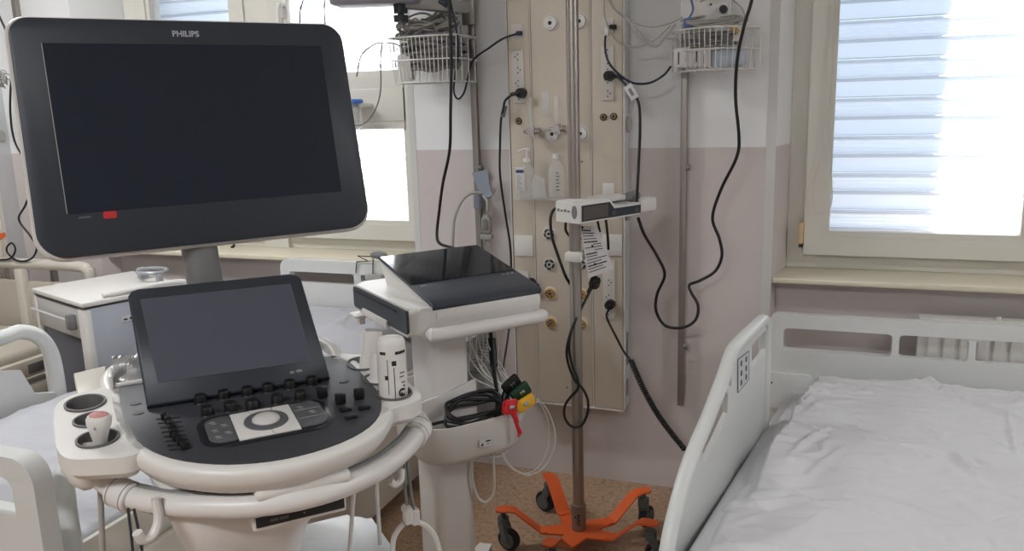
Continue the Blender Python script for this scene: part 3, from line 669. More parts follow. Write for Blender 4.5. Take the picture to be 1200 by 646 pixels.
b = MB(); b.prism([(q.x - 0.02, q.z - 0.035), (q.x + 0.022, q.z - 0.035), (q.x + 0.022, q.z + 0.025), (q.x + 0.01, q.z + 0.04), (q.x - 0.01, q.z + 0.04), (q.x - 0.02, q.z + 0.022)], -0.112, -0.088, 'xz', 0.005); b.build('yoke_body', mat('yoke grey', (150, 146, 138), 0.5), r)
b = MB(); b.prism([(q.x - 0.011, q.z - 0.02), (q.x + 0.012, q.z - 0.02), (q.x + 0.012, q.z + 0.016), (q.x, q.z + 0.026), (q.x - 0.011, q.z + 0.016)], -0.116, -0.110, 'xz', 0.003); b.build('yoke_window', M_GREY, r)
b = MB(); b.box(q.x - 0.024, q.x + 0.026, -0.114, -0.086, q.z - 0.062, q.z - 0.040, 0.004); b.build('wire_comb', M_LGREY, r)
b = MB()
for k in range(7):
    x = q.x - 0.021 + 0.007 * k; b.tube([(x, -0.10, q.z - 0.055), (x + (3 - k) * 0.004, -0.10, q.z - 0.12), (q.x + 0.01 + (k - 3) * 0.006, -0.10, q.z - 0.17), (q.x + (k - 3) * 0.008, -0.105, q.z - 0.24)], 0.0022, 6)
b.build('lead_wires', M_LGREY, r)
b = MB(); b.tube([at(566, 230, -0.07), at(571, 236, -0.09), at(571, 248, -0.10)], 0.005); b.build('trunk_cable', M_LGREY, r)

# cords at the far left
cable('thin_cable', 'thin black cord curling down the wall at the far left edge', [(-30, -120, -0.12), (-20, -50, -0.18), (-4, 10, -0.2), (8, 40, -0.2), (13, 75, -0.2), (12, 130, -0.2), (17, 165, -0.2), (30, 190, -0.2), (37, 216, -0.2), (30, 240, -0.2), (22, 257, -0.2), (35, 276, -0.2), (43, 290, -0.2), (37, 303, -0.2), (22, 306, -0.2), (10, 298, -0.2), (8, 290, -0.2), (14, 285, -0.2), (18, 293, -0.2), (12, 303, -0.2), (-4, 305, -0.2)], 0.005, M_BLACK)
coil('coiled_cable', 'bundle of clear and grey leads hanging at the far left edge beside the large monitor', at(6, 92, -0.2), 0.035, 0.03, 7, 0.003, M_LGREY, 1.4, 0.06, up=0.06)
# cords in front of the left window
cable('thin_cable', 'short thin black cord at the top of the left window, left of the other one', [(372, -160, 0.10), (364, -60, 0.10), (356, -4, 0.10), (352, 12, 0.10), (351, 40, 0.10)], 0.0035, M_BLACK, None)
cable('thin_cable', 'short grey cord at the top of the left window, in front of the pane', [(392, -160, 0.10), (385, -60, 0.10), (381, -4, 0.10), (380, 15, 0.10), (382, 40, 0.10)], 0.0035, M_LGREY, None)
cable('thin_cable', 'thin grey cord arching out of the left basket over the left window', [(418, 90, 0.0), (423, 66, -0.02), (437, 53, -0.06), (450, 50, -0.12), (467, 53, -0.2), (474, 62, -0.22)], 0.003, M_GREY)
cable('thin_cable', 'thin dark cord hanging in a curve across the left window beside the blue rimmed cup', [(448, 50, -0.12), (446, 70, -0.10), (446, 105, -0.10), (440, 128, -0.10), (428, 144, -0.10), (414, 148, -0.10)], 0.003, M_GREY)
# blue rimmed cup held on the window frame
r = empty('suction_cup_jar', 'clear jar with a blue rim on the left window frame, at the monitor\'s right edge', 'jar', Matrix.Translation(at(414, 150, 0.13)))
q = at(412, 121, 0.11)
b = MB(); b.lathe([(0.042, -0.004), (0.052, 0.0), (0.054, 0.006), (0.051, 0.015), (0.042, 0.018), (0.040, 0.006)], q, 28); b.build('rim', M_BLUE, r)
b = MB(); b.lathe([(0.001, -0.115), (0.028, -0.115), (0.031, -0.10), (0.036, -0.002), (0.034, -0.002), (0.028, -0.10), (0.001, -0.11)], q, 28); b.build('cup', M_CLOUD, r)
b = MB(); b.tube([(q.x + 0.05, q.y, q.z - 0.002), (q.x + 0.048, q.y, q.z - 0.05), (q.x + 0.042, q.y, q.z - 0.12)], 0.006); b.build('side_tube', M_CLOUD, r)
b = MB(); b.cyl((q.x + 0.05, q.y - 0.01, q.z - 0.012), (q.x + 0.05, 0.22, q.z - 0.012), 0.011); b.box(q.x - 0.01, q.x + 0.05, q.y + 0.02, 0.215, q.z - 0.02, q.z - 0.005, 0.003); b.build('holder_arm', M_WHITE, r)

# ------------------------------------------------------------------ infusion stand
SX, SY = -0.790, -0.565
r = empty('infusion_stand', 'tall steel pole stand on an orange five-legged base with castors', 'infusion stand', Matrix.Translation((SX, SY, 0)))
b = MB(); b.cyl((SX, SY, 0.07), (SX, SY, 2.35), 0.0205, n=28); b.build('pole', M_STEEL, r)
b = MB(); b.cyl((SX, SY, 0.065), (SX, SY, 0.165), 0.0265, n=28); o = b.build('pole_collar', mat('worn steel', (150, 146, 140), 0.45, 0.8), r)
b = MB()
for k in range(5): b.box(SX + 0.001, SX + 0.013 - 0.003 * (k % 2), SY - 0.0275, SY - 0.026, 0.095 + k * 0.009, 0.0985 + k * 0.009)
b.box(SX - 0.008, SX - 0.003, SY - 0.0275, SY - 0.026, 0.12, 0.126)
b.build('engraving', M_INK, o)
angs = [202, 131, 44, -9, 266]
# flat star plate
P = []
for k in range(5):
    a = math.radians(angs[k]); a2 = math.radians((angs[k] + angs[(k + 1) % 5]) / 2 if k not in (2, 3, 4) else {2: 17, 3: -56, 4: 237}[k])
star = []
ordr = sorted([a % 360 for a in angs])
for i, a in enumerate(ordr):
    nx = ordr[(i + 1) % 5] + (360 if i == 4 else 0); mid = math.radians((a + nx) / 2); ar = math.radians(a); tt = Vector((-math.sin(ar), math.cos(ar))) * 0.024
    e = Vector((math.cos(ar), math.sin(ar))) * 0.135
    star += [(SX + (e - tt).x, SY + (e - tt).y), (SX + (e + tt).x, SY + (e + tt).y), (SX + 0.068 * math.cos(mid), SY + 0.068 * math.sin(mid))]
b = MB(); b.prism(star, 0.060, 0.066, 'xy', 0.001, seg=1); b.build('base_plate', M_ORANGE, r)
for a in angs:
    ar = math.radians(a); F = Matrix.Translation((SX, SY, 0)) @ Matrix.Rotation(ar, 4, 'Z')
    # bent flat leg: down stroke from the plate, rising blade, rounded flat end
    prof = [(0.115, 0.063, 0.022), (0.140, 0.063, 0.027), (0.235, 0.148, 0.025), (0.262, 0.152, 0.024), (0.290, 0.152, 0.022), (0.303, 0.152, 0.014)]
    b = MB(F)
    rings = []
    for (x, z, h) in prof: rings.append([(x, -h, z), (x, h, z), (x, h, z + 0.006), (x, -h, z + 0.006)])
    b.rings(rings); o = b.build('leg', M_ORANGE, r)
    c = MB(F @ Matrix.Translation((0.276, 0, 0)) @ Matrix.Rotation(random.uniform(-0.6, 0.6) + (2.6 if a == 202 else 0.5), 4, 'Z'))
    c.cyl((0, 0, 0.10), (0, 0, 0.152), 0.009); c.cyl((0, 0, 0.095), (0, 0, 0.125), 0.021)
    c.rings([[(x, y * 0.018, z) for x, y, z in ((-0.014 + dx, -1, zz), (0.016 + dx, -1, zz), (0.016 + dx, 1, zz), (-0.014 + dx, 1, zz))] for dx, zz in ((0, 0.105), (0.012, 0.07), (0.026, 0.045))])
    o = c.build('castor', M_CAST, r)
    c2 = MB(c.T if False else F @ Matrix.Translation((0.276, 0, 0)) @ Matrix.Rotation((2.6 if a == 202 else 0.5), 4, 'Z'))
    c2.cyl((0.022, -0.011, 0.042), (0.022, 0.011, 0.042), 0.042, n=28); c2.build('castor_wheel', M_BLACK, o, bevel=0.003)
    c3 = MB(F @ Matrix.Translation((0.276, 0, 0)) @ Matrix.Rotation((2.6 if a == 202 else 0.5), 4, 'Z'))
    c3.cyl((0.022, -0.020, 0.042), (0.022, 0.020, 0.042), 0.027, n=24); c3.build('wheel_cap', M_CAST, o)

# ------------------------------------------------------------------ device clamped to the pole
FD = frame((-0.773, -0.573, 1.0), 61)
r = empty('clamp_device', 'white rectangular device with a black front, clamped to the steel pole', 'medical device', FD)
vf = -0.095
a0 = onplane(FD, 680, 262, 1, vf); a1 = onplane(FD, 752, 252, 1, vf); a2 = onplane(FD, 680, 239, 1, vf)
u0, u1 = a0.x, a1.x; w0 = (a0.z + a1.z) / 2; w1_ = w0 + 0.065
wv = onplane(FD, 651, 257, 0, u0).y
um = u0 + (u1 - u0) * 0.47
out = [(u0, w0), (u1 - 0.008, w0), (u1, w0 + 0.008), (u1, w0 + 0.034), (u1 - 0.008, w0 + 0.041), (um + 0.022, w0 + 0.041), (um + 0.005, w1_), (u0, w1_)]
b = MB(FD); b.prism(out, vf, wv, 'xz', 0.004); b.build('device_body', M_WHITE, r)
g = 0.0065
inn = [(u0 + g, w0 + g), (u1 - g, w0 + g), (u1 - g, w0 + 0.041 - g), (um + 0.018, w0 + 0.041 - g), (um - 0.002, w1_ - g), (u0 + g, w1_ - g)]
b = MB(FD); b.prism(inn, vf - 0.002, vf + 0.004, 'xz', 0.0005, seg=1); o = b.build('front_panel', M_DARK, r)
b = MB(FD); b.prism([(u0 + g + 0.006, w0 + g + 0.005), (um - 0.012, w0 + g + 0.005), (um - 0.012, w1_ - g - 0.006), (u0 + g + 0.006, w1_ - g - 0.006)], vf - 0.003, vf - 0.001, 'xz'); b.build('display', mat('off display brown grey', (88, 82, 80), 0.3), o)
for xx in (um + 0.016, u1 - 0.028):
    b = MB(FD); b.ringv((xx, vf - 0.0024, w0 + 0.019), 0.0058, 0.0011, 18, 6, 'y'); b.build('button', M_GREY, o)
b = MB(FD); uh = (wv + vf) / 2
b.rings([[(u0 - d, vf + 0.026 + 0.012 * s_ * math.cos(2 * PI * k / 20), w0 + 0.036 + 0.022 * s_ * math.sin(2 * PI * k / 20)) for k in range(20)] for d, s_ in ((-0.002, 1), (0.0012, 1), (0.0018, 0.8))]); b.build('side_button', M_GREY, r)
b = MB(FD)
for k in range(4): b.box(u0 - 0.0012, u0 + 0.001, vf + 0.048 + 0.016 * k, vf + 0.058 + 0.016 * k, w0 + 0.034, w0 + 0.040 + 0.003 * (k % 2))
b.build('side_print', M_GREY, r)
b = MB(FD); b.box(u0 + 0.01, um + 0.13, vf + 0.045, wv + 0.005, w0 + 0.05, w1_ + 0.003, 0.004); b.build('top_shell', M_WHITE2, r)
q0 = onplane(FD, 748, 232, 1, 0.0); q1 = onplane(FD, 765, 247, 1, 0.0)
b = MB(FD); b.box(q0.x - 0.01, q1.x, -0.022, 0.028, q1.z + 0.002, q0.z - 0.002, 0.010, 3); b.build('clamp_handle', M_WHITE, r)
b = MB(FD); b.cyl((um + 0.05, -0.02, w0 + 0.05), (q0.x - 0.005, 0.0, w0 + 0.052), 0.014); b.cyl((q0.x - 0.05, -0.005, w0 + 0.05), (q0.x - 0.03, -0.002, w0 + 0.05), 0.021, n=12); b.build('clamp_screw', M_GREY, r)
b = MB(FD); b.cyl((u1 - 0.035, vf + 0.03, w0 + 0.004), (u1 - 0.035, vf + 0.03, w0 - 0.02), 0.011); b.build('lower_knob', M_LGREY, r)
b = MB(); b.box(SX - 0.03, SX + 0.03, SY - 0.035, SY + 0.035, 1.065, 1.10, 0.008); b.build('pole_clamp', M_WHITE, r)
cable('power_cable', 'black cord bowing out from the left end of the pole device and down', [(655, 243, -0.520), (648, 247, -0.520), (645, 258, -0.530), (647, 278, -0.540), (654, 300, -0.550), (662, 322, -0.560), (668, 333, -0.540)], 0.0052, M_BLACK)
cable('power_cable', 'short black cord curving behind the steel pole just under the device', [(663, 261, -0.470), (663, 270, -0.470), (668, 277, -0.470), (675, 280, -0.470)], 0.0048, M_BLACK)
cable('power_cable', 'short black cord hanging straight down below the middle of the pole device', [(710, 258, -0.530), (712, 275, -0.450), (713, 292, -0.400)], 0.0048, M_BLACK)
cable('power_cable', 'thin black cord under the pole device, beside the printed sheet', [(700, 258, -0.530), (703, 272, -0.520)], 0.0045, M_BLACK)
# printed sheet on the pole
F = None
A = at(680, 264, -0.575); B_ = at(700, 266, -0.555); C_ = at(719, 315, -0.560); D_ = at(690, 326, -0.580)
nP = (B_ - A).cross(D_ - A); rC = ray(719, 315); C_ = CAM + rC * ((A - CAM).dot(nP) / rC.dot(nP))
b = MB(); N = Vector((0, -0.003, 0)); b.rings([[A, B_, C_, D_], [A + N, B_ + N, C_ + N, D_ + N]]); o = tag(b.build('instruction_sheet', M_PAPER), 'tilted printed instruction sheet hanging on the steel pole under the device', 'paper')
b = MB(); random.seed(3)
for k in range(15):
    t = 0.08 + 0.058 * k; L_ = A.lerp(D_, t); R_ = B_.lerp(C_, t); s0 = 0.06; s1 = random.uniform(0.45, 0.95)
    if 4 < k < 8: s1 = 0.9; s0 = 0.5 if k % 2 else 0.06
    a_ = L_.lerp(R_, s0) + N * 1.25; c_ = L_.lerp(R_, s1) + N * 1.25; h = (D_ - A).normalized() * (0.0028 if k % 4 else 0.0045)
    b.face([b.v(a_), b.v(c_), b.v(c_ + h), b.v(a_ + h)])
for t, s_ in ((0.04, 0.1), (0.42, 0.42), (0.78, 0.35)):
    p = A.lerp(D_, t).lerp(B_.lerp(C_, t), s_) + N * 1.3; b.cyl(p, p - N * 0.5, 0.005, n=10)
b.build('print', M_INK, o); random.seed(11)
pl = at(697, 331, -0.520)
b = MB(); d = Vector((0.25, -0.6, 0.4)).normalized(); b.cyl(pl - d * 0.02, pl + d * 0.018, 0.020, 0.0185, 24); b.cyl(pl + d * 0.016, pl + d * 0.0195, 0.015, 0.014, 20); e = Vector((-0.55, -0.1, -0.85)).normalized(); b.cyl(pl, pl + e * 0.045, 0.011, 0.006)
o = tag(b.build('power_plug', M_BLACK), 'loose black round plug hanging on the steel pole below the printed sheet', 'plug')
for s_ in (-1, 1):
    b = MB(); w_ = d.orthogonal().normalized() * 0.0085 * s_; b.cyl(pl + d * 0.019 + w_, pl + d * 0.036 + w_, 0.0024, n=8); b.build('pin', M_CHROME, o)
cable('power_cable', 'long black cord twisted into a hanging loop around the steel pole',
      [(693, 338, -0.530), (686, 352, -0.550), (676, 372, -0.580), (668, 392, -0.600), (664, 412, -0.600), (667, 430, -0.600), (674, 446, -0.600), (683, 456, -0.600), (689, 470, -0.600), (688, 486, -0.600), (681, 499, -0.600), (670, 500, -0.600), (662, 490, -0.600), (662, 476, -0.600), (669, 465, -0.600), (677, 456, -0.610), (677, 445, -0.610), (671, 430, -0.610), (667, 410, -0.610), (669, 390, -0.600), (677, 368, -0.570)], 0.0048, M_BLACK)

# ------------------------------------------------------------------ radiator under the right window
r = empty('radiator', 'white ribbed radiator on the wall behind the head of the right bed', 'radiator', Matrix.Translation((0.90, 0.02, 0.14)))
p = at(1077, 371, 0.0); x0 = p.x; zt = p.z
b = MB(); b.box(x0, 1.62, -0.016, -0.010, 0.14, zt - 0.012, 0.002); b.box(x0 + 0.001, 1.619, -0.026, 0.050, zt - 0.010, zt, 0.003); b.box(x0 + 0.002, x0 + 0.012, -0.009, 0.049, 0.142, zt - 0.012, 0.002); b.box(x0 + 0.02, 1.60, 0.035, 0.045, 0.14, zt - 0.02)
x = x0 + 0.03
while x < 1.58:
    b.prism([(x, 0.18), (x + 0.034, 0.18), (x + 0.034, zt - 0.05), (x + 0.028, zt - 0.042), (x + 0.006, zt - 0.042), (x, zt - 0.05)], -0.026, -0.0125, 'xz', 0.004); x += 0.053
b.build('radiator_panel', M_WHITE, r)
p = at(1168, 372, 0.05)
b = MB(); b.cyl((p.x, 0.01, zt - 0.01), (p.x, 0.01, zt + 0.012), 0.008, n=12); b.build('air_valve', M_WHITE, r)
for x in (x0 + 0.15, 1.45):
    b = MB(); b.box(x, x + 0.03, 0.04, 0.0895, 0.3, 0.34); b.build('wall_bracket', M_WHITE, r)

# ------------------------------------------------------------------ right bed
r = empty('hospital_bed', 'right bed with white slotted headboard, side rail and white sheet, by the right window', 'bed', Matrix.Translation((0.33, -1.2, 0)))
HY = -0.15
TH = Matrix.Translation((0, HY, 0))
def hp(px, py): p = at(px, py, HY); return (p.x, p.z)
tl = hp(903, 366); x0 = tl[0]; zt = tl[1]; x1 = x0 + 1.045
outer = rrect(x0, x1, 0.40, zt, (0.03, 0.03, 0.02, 0.02), 5)
s1 = hp(919, 383); s1b = hp(1044, 416); s2 = hp(1054, 391); s2b = hp(1133, 422); s3 = hp(1144, 394)
zh1, zh0 = s1[1], hp(919, 408)[1]
w_s = s1b[0] - s1[0]
holes = [rrect(s1[0], s1b[0], zh0, zh1, 0.015, 4), rrect(s2[0], s2b[0], zh0, zh1, 0.015, 4), rrect(s3[0], x1 - (s1[0] - x0), zh0, zh1, 0.015, 4)]
b = MB(TH); b.holed(outer, [h[::-1] for h in holes], -0.018, 0.018, 'xz'); b.build('headboard', M_BEDP, r, bevel=0.006)
b = MB(TH); b.prism(rrect(x0 - 0.004, x0 + 0.16, 0.46, hp(905, 434)[1], (0.02, 0.01, 0.01, 0.01)), -0.035, -0.016, 'xz', 0.006)
o = b.build('corner_block', M_BEDP, r); b = MB(TH); q = hp(905, 445); b.cyl((q[0], -0.0365, q[1]), (q[0], -0.034, q[1]), 0.0035, n=10); b.build('red_mark', mat('dull red', (110, 60, 58), 0.6), o)
# side rail, leaning a little outwards: its plane is turned 10 degrees
FR = frame((-0.25, -1.12, 0), 80)
ro = [(0.545, 0.42), (0.548, 0.87), (0.540, 0.905), (0.515, 0.925), (0.46, 0.930), (0.20, 0.925), (0.13, 0.905), (0.07, 0.865), (-0.06, 0.795), (-0.20, 0.735), (-0.30, 0.655), (-0.37, 0.56), (-0.40, 0.45), (-0.38, 0.40), (0.50, 0.40)]
def rl(px, py): q = onplane(FR, px, py, 1, 0); return (q.x, q.z)
hA = [rl(896, 387), rl(896, 407), rl(892, 414), rl(880, 429), rl(878.5, 428), rl(878.5, 405), rl(883, 399)]
hB = [(-0.02, 0.60), (0.012, 0.79), (-0.03, 0.775), (-0.19, 0.70), (-0.27, 0.63), (-0.26, 0.60), (-0.14, 0.60)]
hB = [rl(848, 459), rl(850.5, 463), rl(850, 484), rl(842, 502), rl(830, 527), rl(824, 540), rl(820.6, 538), rl(821.5, 518), rl(831, 486)]
hC = [rl(854.5, 436), rl(854.5, 452), rl(850, 459), rl(850, 441)]
def ccw(P):
    A_ = sum(P[i][0] * P[(i + 1) % len(P)][1] - P[(i + 1) % len(P)][0] * P[i][1] for i in range(len(P))); return P if A_ > 0 else P[::-1]
b = MB(FR); b.holed(ccw(ro), [ccw(hA)[::-1], ccw(hB)[::-1], ccw(hC)[::-1]], -0.007, 0.009, 'xz'); b.build('side_rail', M_BEDP, r, bevel=0.003)
b = MB(FR); b.tube([(x, 0.0, z) for x, z in [(0.535, 0.44)] + [(0.536, 0.86), (0.526, 0.895), (0.50, 0.912), (0.45, 0.916), (0.20, 0.911), (0.135, 0.893), (0.078, 0.855), (-0.055, 0.783), (-0.19, 0.722), (-0.285, 0.645), (-0.352, 0.555), (-0.382, 0.45)]], 0.0195, 12, 6); b.build('rail_rim', M_BEDP, r, ang=60)
b = MB(FR); kp = [rl(861, 421), rl(874, 411), rl(874, 444), rl(861, 460)]; kp = ccw(kp); b.prism(kp, -0.0095, -0.005, 'xz', 0.001, seg=1); o = b.build('rail_keypad', mat('keypad pale', (196, 200, 200), 0.4), r)
ka, kb, kc, kd = [Vector((*q, 0)) for q in (rl(861, 421), rl(874, 411), rl(874, 444), rl(861, 460))]
b = MB(FR)
for i in range(2):
    for j in range(3):
        p_ = ka.lerp(kb, 0.28 + 0.45 * i).lerp(kd.lerp(kc, 0.28 + 0.45 * i), 0.2 + 0.3 * j); b.prism(rrect(p_.x - 0.007, p_.x + 0.007, p_.y - 0.008, p_.y + 0.008, 0.003, 3), -0.0105, -0.0090, 'xz')
for a_, c_ in ((ka, kb), (kb, kc), (kc, kd), (kd, ka)):
    d = (c_ - a_).normalized() * 0.001; nn = Vector((-d.y, d.x, 0)); b.prism(ccw([((a_ - nn).x, (a_ - nn).y), ((c_ - nn).x, (c_ - nn).y), ((c_ + nn).x, (c_ + nn).y), ((a_ + nn).x, (a_ + nn).y)]), -0.0102, -0.0090, 'xz')
b.build('keypad_marks', mat('keypad marks', (62, 78, 92), 0.5), o)
# far side rail of the right bed, mattress base, frame, legs
b = MB(); b.prism([(-0.155, -0.20), (-0.45, -2.28), (0.78, -2.28), (0.80, -0.20)], 0.34, 0.42, 'xy', 0.01); b.build('bed_frame', M_BEDC, r)
b = MB(); b.prism([(-0.10, -0.19), (-0.39, -2.22), (0.74, -2.22), (0.77, -0.19)], 0.42, 0.545, 'xy', 0.03, seg=3); b.build('mattress', M_MATT, r)
b = MB(); b.holed(rrect(-0.38, 0.74, 0.36, 0.86, 0.05), [rrect(-0.25, 0.60, 0.70, 0.79, 0.02)[::-1]], -2.33, -2.295, 'xz'); b.build('footboard', M_BEDP, r, bevel=0.006)
for x, y in ((-0.02, -0.4), (0.66, -0.4), (-0.22, -2.05), (0.62, -2.05)):
    b = MB(); b.box(x - 0.03, x + 0.03, y - 0.03, y + 0.03, 0.12, 0.35, 0.006); o = b.build('leg', M_BEDC, r)
    b = MB(); b.cyl((x - 0.014, y, 0.065), (x + 0.014, y, 0.065), 0.065, n=24); b.box(x - 0.02, x + 0.02, y - 0.02, y + 0.02, 0.08, 0.135, 0.005); b.build('castor', M_CAST, o)

# sheet: a cloth surface that follows mattress and pillow and hangs over the far edge
def fold(x, y, A, fx, fy, ph=0.0, w=1.0):
    return A * math.sin(fx * x + fy * y + ph + w * 1.6 * noise.noise(Vector((x * 2.2, y * 2.2, ph))))
def cloth(name, corners, zfun, material, label, nx=130, ny=170, drop=(0, 0, 0, 0), thick=0.006, parent=None):
    (A, B2, C2, D2) = [Vector((*c, 0)) for c in corners]           # head left, head right, foot right, foot left
    bm = bmesh.new(); V = []
    for j in range(ny + 1):
        row = []
        for i in range(nx + 1):
            s_, t = i / nx, j / ny
            p = A.lerp(B2, s_).lerp(D2.lerp(C2, s_), t); z = zfun(p.x, p.y, s_, t)
            dz = 0
            for e, dr in ((s_, drop[0]), (1 - s_, drop[1]), (t, drop[2]), (1 - t, drop[3])):
                if dr > 0:
                    q = max(0, 1 - e / 0.035); dz += dr * q ** 1.5
            row.append(bm.verts.new((p.x, p.y, z - dz)))
        V.append(row)
    for j in range(ny):
        for i in range(nx): bm.faces.new((V[j][i], V[j + 1][i], V[j + 1][i + 1], V[j][i + 1]))
    bmesh.ops.recalc_face_normals(bm, faces=bm.faces)
    me = bpy.data.meshes.new(name); bm.to_mesh(me); bm.free(); me.polygons.foreach_set('use_smooth', [True] * len(me.polygons))
    o = link(name, me, material, parent)
    so = o.modifiers.new('cloth thickness', 'SOLIDIFY'); so.thickness = thick; so.offset = -1
    if parent is None: tag(o, label[0], label[1])
    return o
def sstep(a, c, x):
    t = max(0, min(1, (x - a) / (c - a))); return t * t * (3 - 2 * t)
CR = []
def crease(p0, p1, amp, w, z=0.61):
    a, c = atz(*p0, z), atz(*p1, z); CR.append((a.x, a.y, c.x, c.y, amp, w))
for q in (((1078, 452), (1128, 478), 0.012, 0.012), ((1128, 478), (1205, 508), 0.016, 0.012), ((950, 472), (1010, 458), 0.007, 0.01), ((1030, 470), (1100, 492), 0.006, 0.010),
          ((905, 505), (955, 474), 0.007, 0.009), ((925, 540), (972, 512), 0.008, 0.010), ((940, 556), (990, 538), 0.007, 0.009), ((1000, 508), (1045, 528), 0.006, 0.009), ((1070, 505), (1110, 530), 0.005, 0.008),
          ((822, 566), (878, 574), 0.009, 0.009), ((878, 574), (950, 572), 0.010, 0.010), ((950, 572), (1000, 580), 0.006, 0.010), ((1115, 545), (1140, 566), 0.012, 0.011), ((1140, 566), (1205, 574), 0.014, 0.010), ((1165, 603), (1205, 601), 0.010, 0.009),
          ((985, 575), (1030, 584), 0.005, 0.008), ((1050, 600), (1110, 606), 0.004, 0.010), ((900, 606), (980, 612), 0.004, 0.011), ((860, 590), (905, 600), 0.004, 0.009), ((1040, 635), (1090, 628), 0.005, 0.010), ((1180, 500), (1190, 545), 0.008, 0.008),
          ((930, 476), (950, 490), 0.008, 0.006), ((1085, 484), (1150, 500), 0.004, 0.008), ((995, 545), (1060, 556), 0.004, 0.008)):
    crease(*q)
def seg(x, y, c):
    dx, dy = c[2] - c[0], c[3] - c[1]; L2 = dx * dx + dy * dy; t = max(0, min(1, ((x - c[0]) * dx + (y - c[1]) * dy) / L2))
    d = ((x - c[0] - t * dx) * -dy + (y - c[1] - t * dy) * dx) / math.sqrt(L2); e = math.hypot(x - c[0] - t * dx, y - c[1] - t * dy)
    return e, d, t
def zr(x, y, s_, t):
    z = 0.553
    wob = 0.012 * noise.noise(Vector((x * 5, y * 5, 4)))
    yl = -1.0 - 0.10 * math.sin(2.2 * x + 0.4)             # near edge of the pillow
    lf = sstep(-0.020, 0.010, x + 0.006 - 0.17 * (y + 0.3) + wob * 0.8)
    pil = lf * sstep(yl - 0.20, yl + 0.14, y + wob) * (1 - 0.10 * sstep(-0.26, -0.18, y))
    z += 0.080 * pil
    z += 0.016 * pil * noise.noise(Vector((x * 3.2, y * 3.0, 1)))
    z += 0.020 * math.exp(-((x - 0.10) ** 2) / 0.02 - ((y + 1.22) ** 2) / 0.006)
    e = min(1, s_ / 0.06)
    z += fold(x, y, 0.0022, 9, 30, 0.4) * e
    z += 0.014 * noise.noise(Vector((x * 3.0, y * 5, 0.2))) + 0.005 * noise.noise(Vector((x * 9 + y * 6, y * 15, 3)))
    rid = abs(noise.noise(Vector((x * 2.6 + 1.5 * y, y * 11 - 3 * x, 7)))); z += 0.0115 * max(0, 0.13 - rid) / 0.13 * (0.6 + 0.5 * noise.noise(Vector((x * 2, y * 2, 9)))) * e
    rid = abs(noise.noise(Vector((x * 5 - 3 * y, y * 17 + 5 * x, 17)))); z += 0.0062 * max(0, 0.14 - rid) / 0.14 * e
    rid = abs(noise.noise(Vector((x * 20 + 8 * y, y * 24 - 6 * x, 27)))); z += 0.0010 * max(0, 0.16 - rid) / 0.16 * e
    for c in CR:
        if abs(x - c[0]) > 0.5 and abs(x - c[2]) > 0.5: continue
        ee, d, tt = seg(x + wob * 0.6, y + wob * 0.4, c); w = c[5] * (0.8 + 0.5 * math.sin(PI * tt))
        if ee < 4 * w: z += c[4] * 1.25 * (0.35 + 0.65 * math.sin(PI * min(1, max(0, tt)))) * math.exp(-(ee / w) ** 2)
        if ee < 6 * w: z -= c[4] * 0.45 * math.exp(-((ee - 2.0 * w) / (1.2 * w)) ** 2) * math.sin(PI * tt)
    return z
cloth('bed_sheet', [(-0.075, -0.20), (0.80, -0.20), (0.77, -2.26), (-0.375, -2.26)], zr, M_SHEET, ('rumpled white sheet covering the right bed and its pillow', 'bed sheet'), nx=230, ny=330, drop=(0.03, 0.06, 0.05, 0.05))

# ------------------------------------------------------------------ left bed
BX0, BX1 = -2.62, -1.64
r = empty('hospital_bed', 'left bed behind the ultrasound machine, with a pale blue sheet', 'bed', Matrix.Translation((-2.13, -1.15, 0)))
HY2 = -0.06
q0 = at(330, 302, HY2); q1 = at(462, 310, HY2)
x0 = q0.x; x1 = x0 + 0.98; zt = q1.z + 0.006
def h2(px, py): p = at(px, py, HY2); return (p.x, p.z)
TB = Matrix.Translation((0, HY2, 0))
za, zb = h2(340, 330)[1], h2(340, 317)[1]
b = MB(TB); b.holed(rrect(x0, x1, 0.40, zt, (0.04, 0.04, 0.02, 0.02), 5), [rrect(x0 + 0.05, h2(417, 325)[0], za, zb, 0.012, 4)[::-1], rrect(h2(425, 325)[0], x1 - 0.05, za, zb, 0.012, 4)[::-1]], -0.018, 0.018, 'xz'); b.build('headboard', M_BEDP, r, bevel=0.007)
b = MB(); b.box(BX0 + 0.02, BX1 - 0.01, -2.14, -0.09, 0.36, 0.44, 0.01); b.build('bed_frame', M_BEDC, r)
b = MB(); b.box(BX0 + 0.03, BX1 - 0.03, -2.11, -0.10, 0.44, 0.59, 0.03, 3); b.build('mattress', M_MATT, r)
b = MB(); b.box(BX1 + 0.06, BX1 + 0.085, -1.98, -0.22, 0.07, 0.53, 0.008); b.box(BX1 - 0.05, BX1 + 0.07, -1.9, -0.3, 0.38, 0.43); b.build('side_cover', M_BEDC, r)
b = MB(); b.box(BX0 + 0.015, BX0 + 0.045, -1.98, -0.20, 0.13, 0.50, 0.008); b.build('side_cover', M_BEDC, r)
FY = -2.17
def ft(px, py): p = at(px, py, FY); return (p.x, p.z)
fr_ = ft(50, 560)[0]; fz = ft(30, 533)[1]; hz0, hz1 = ft(15, 597)[1], ft(10, 553)[1]; hx1 = ft(27, 575)[0]
b = MB(Matrix.Translation((0, FY, 0))); b.holed(rrect(fr_ - 1.02, fr_, 0.34, fz, (0.055, 0.055, 0.02, 0.02), 7), [rrect(hx1 - 0.80, hx1, hz0, hz1, (0.03, 0.03, 0.012, 0.012), 5)[::-1]], -0.022, 0.022, 'xz'); b.build('footboard', M_BEDP, r, bevel=0.012)
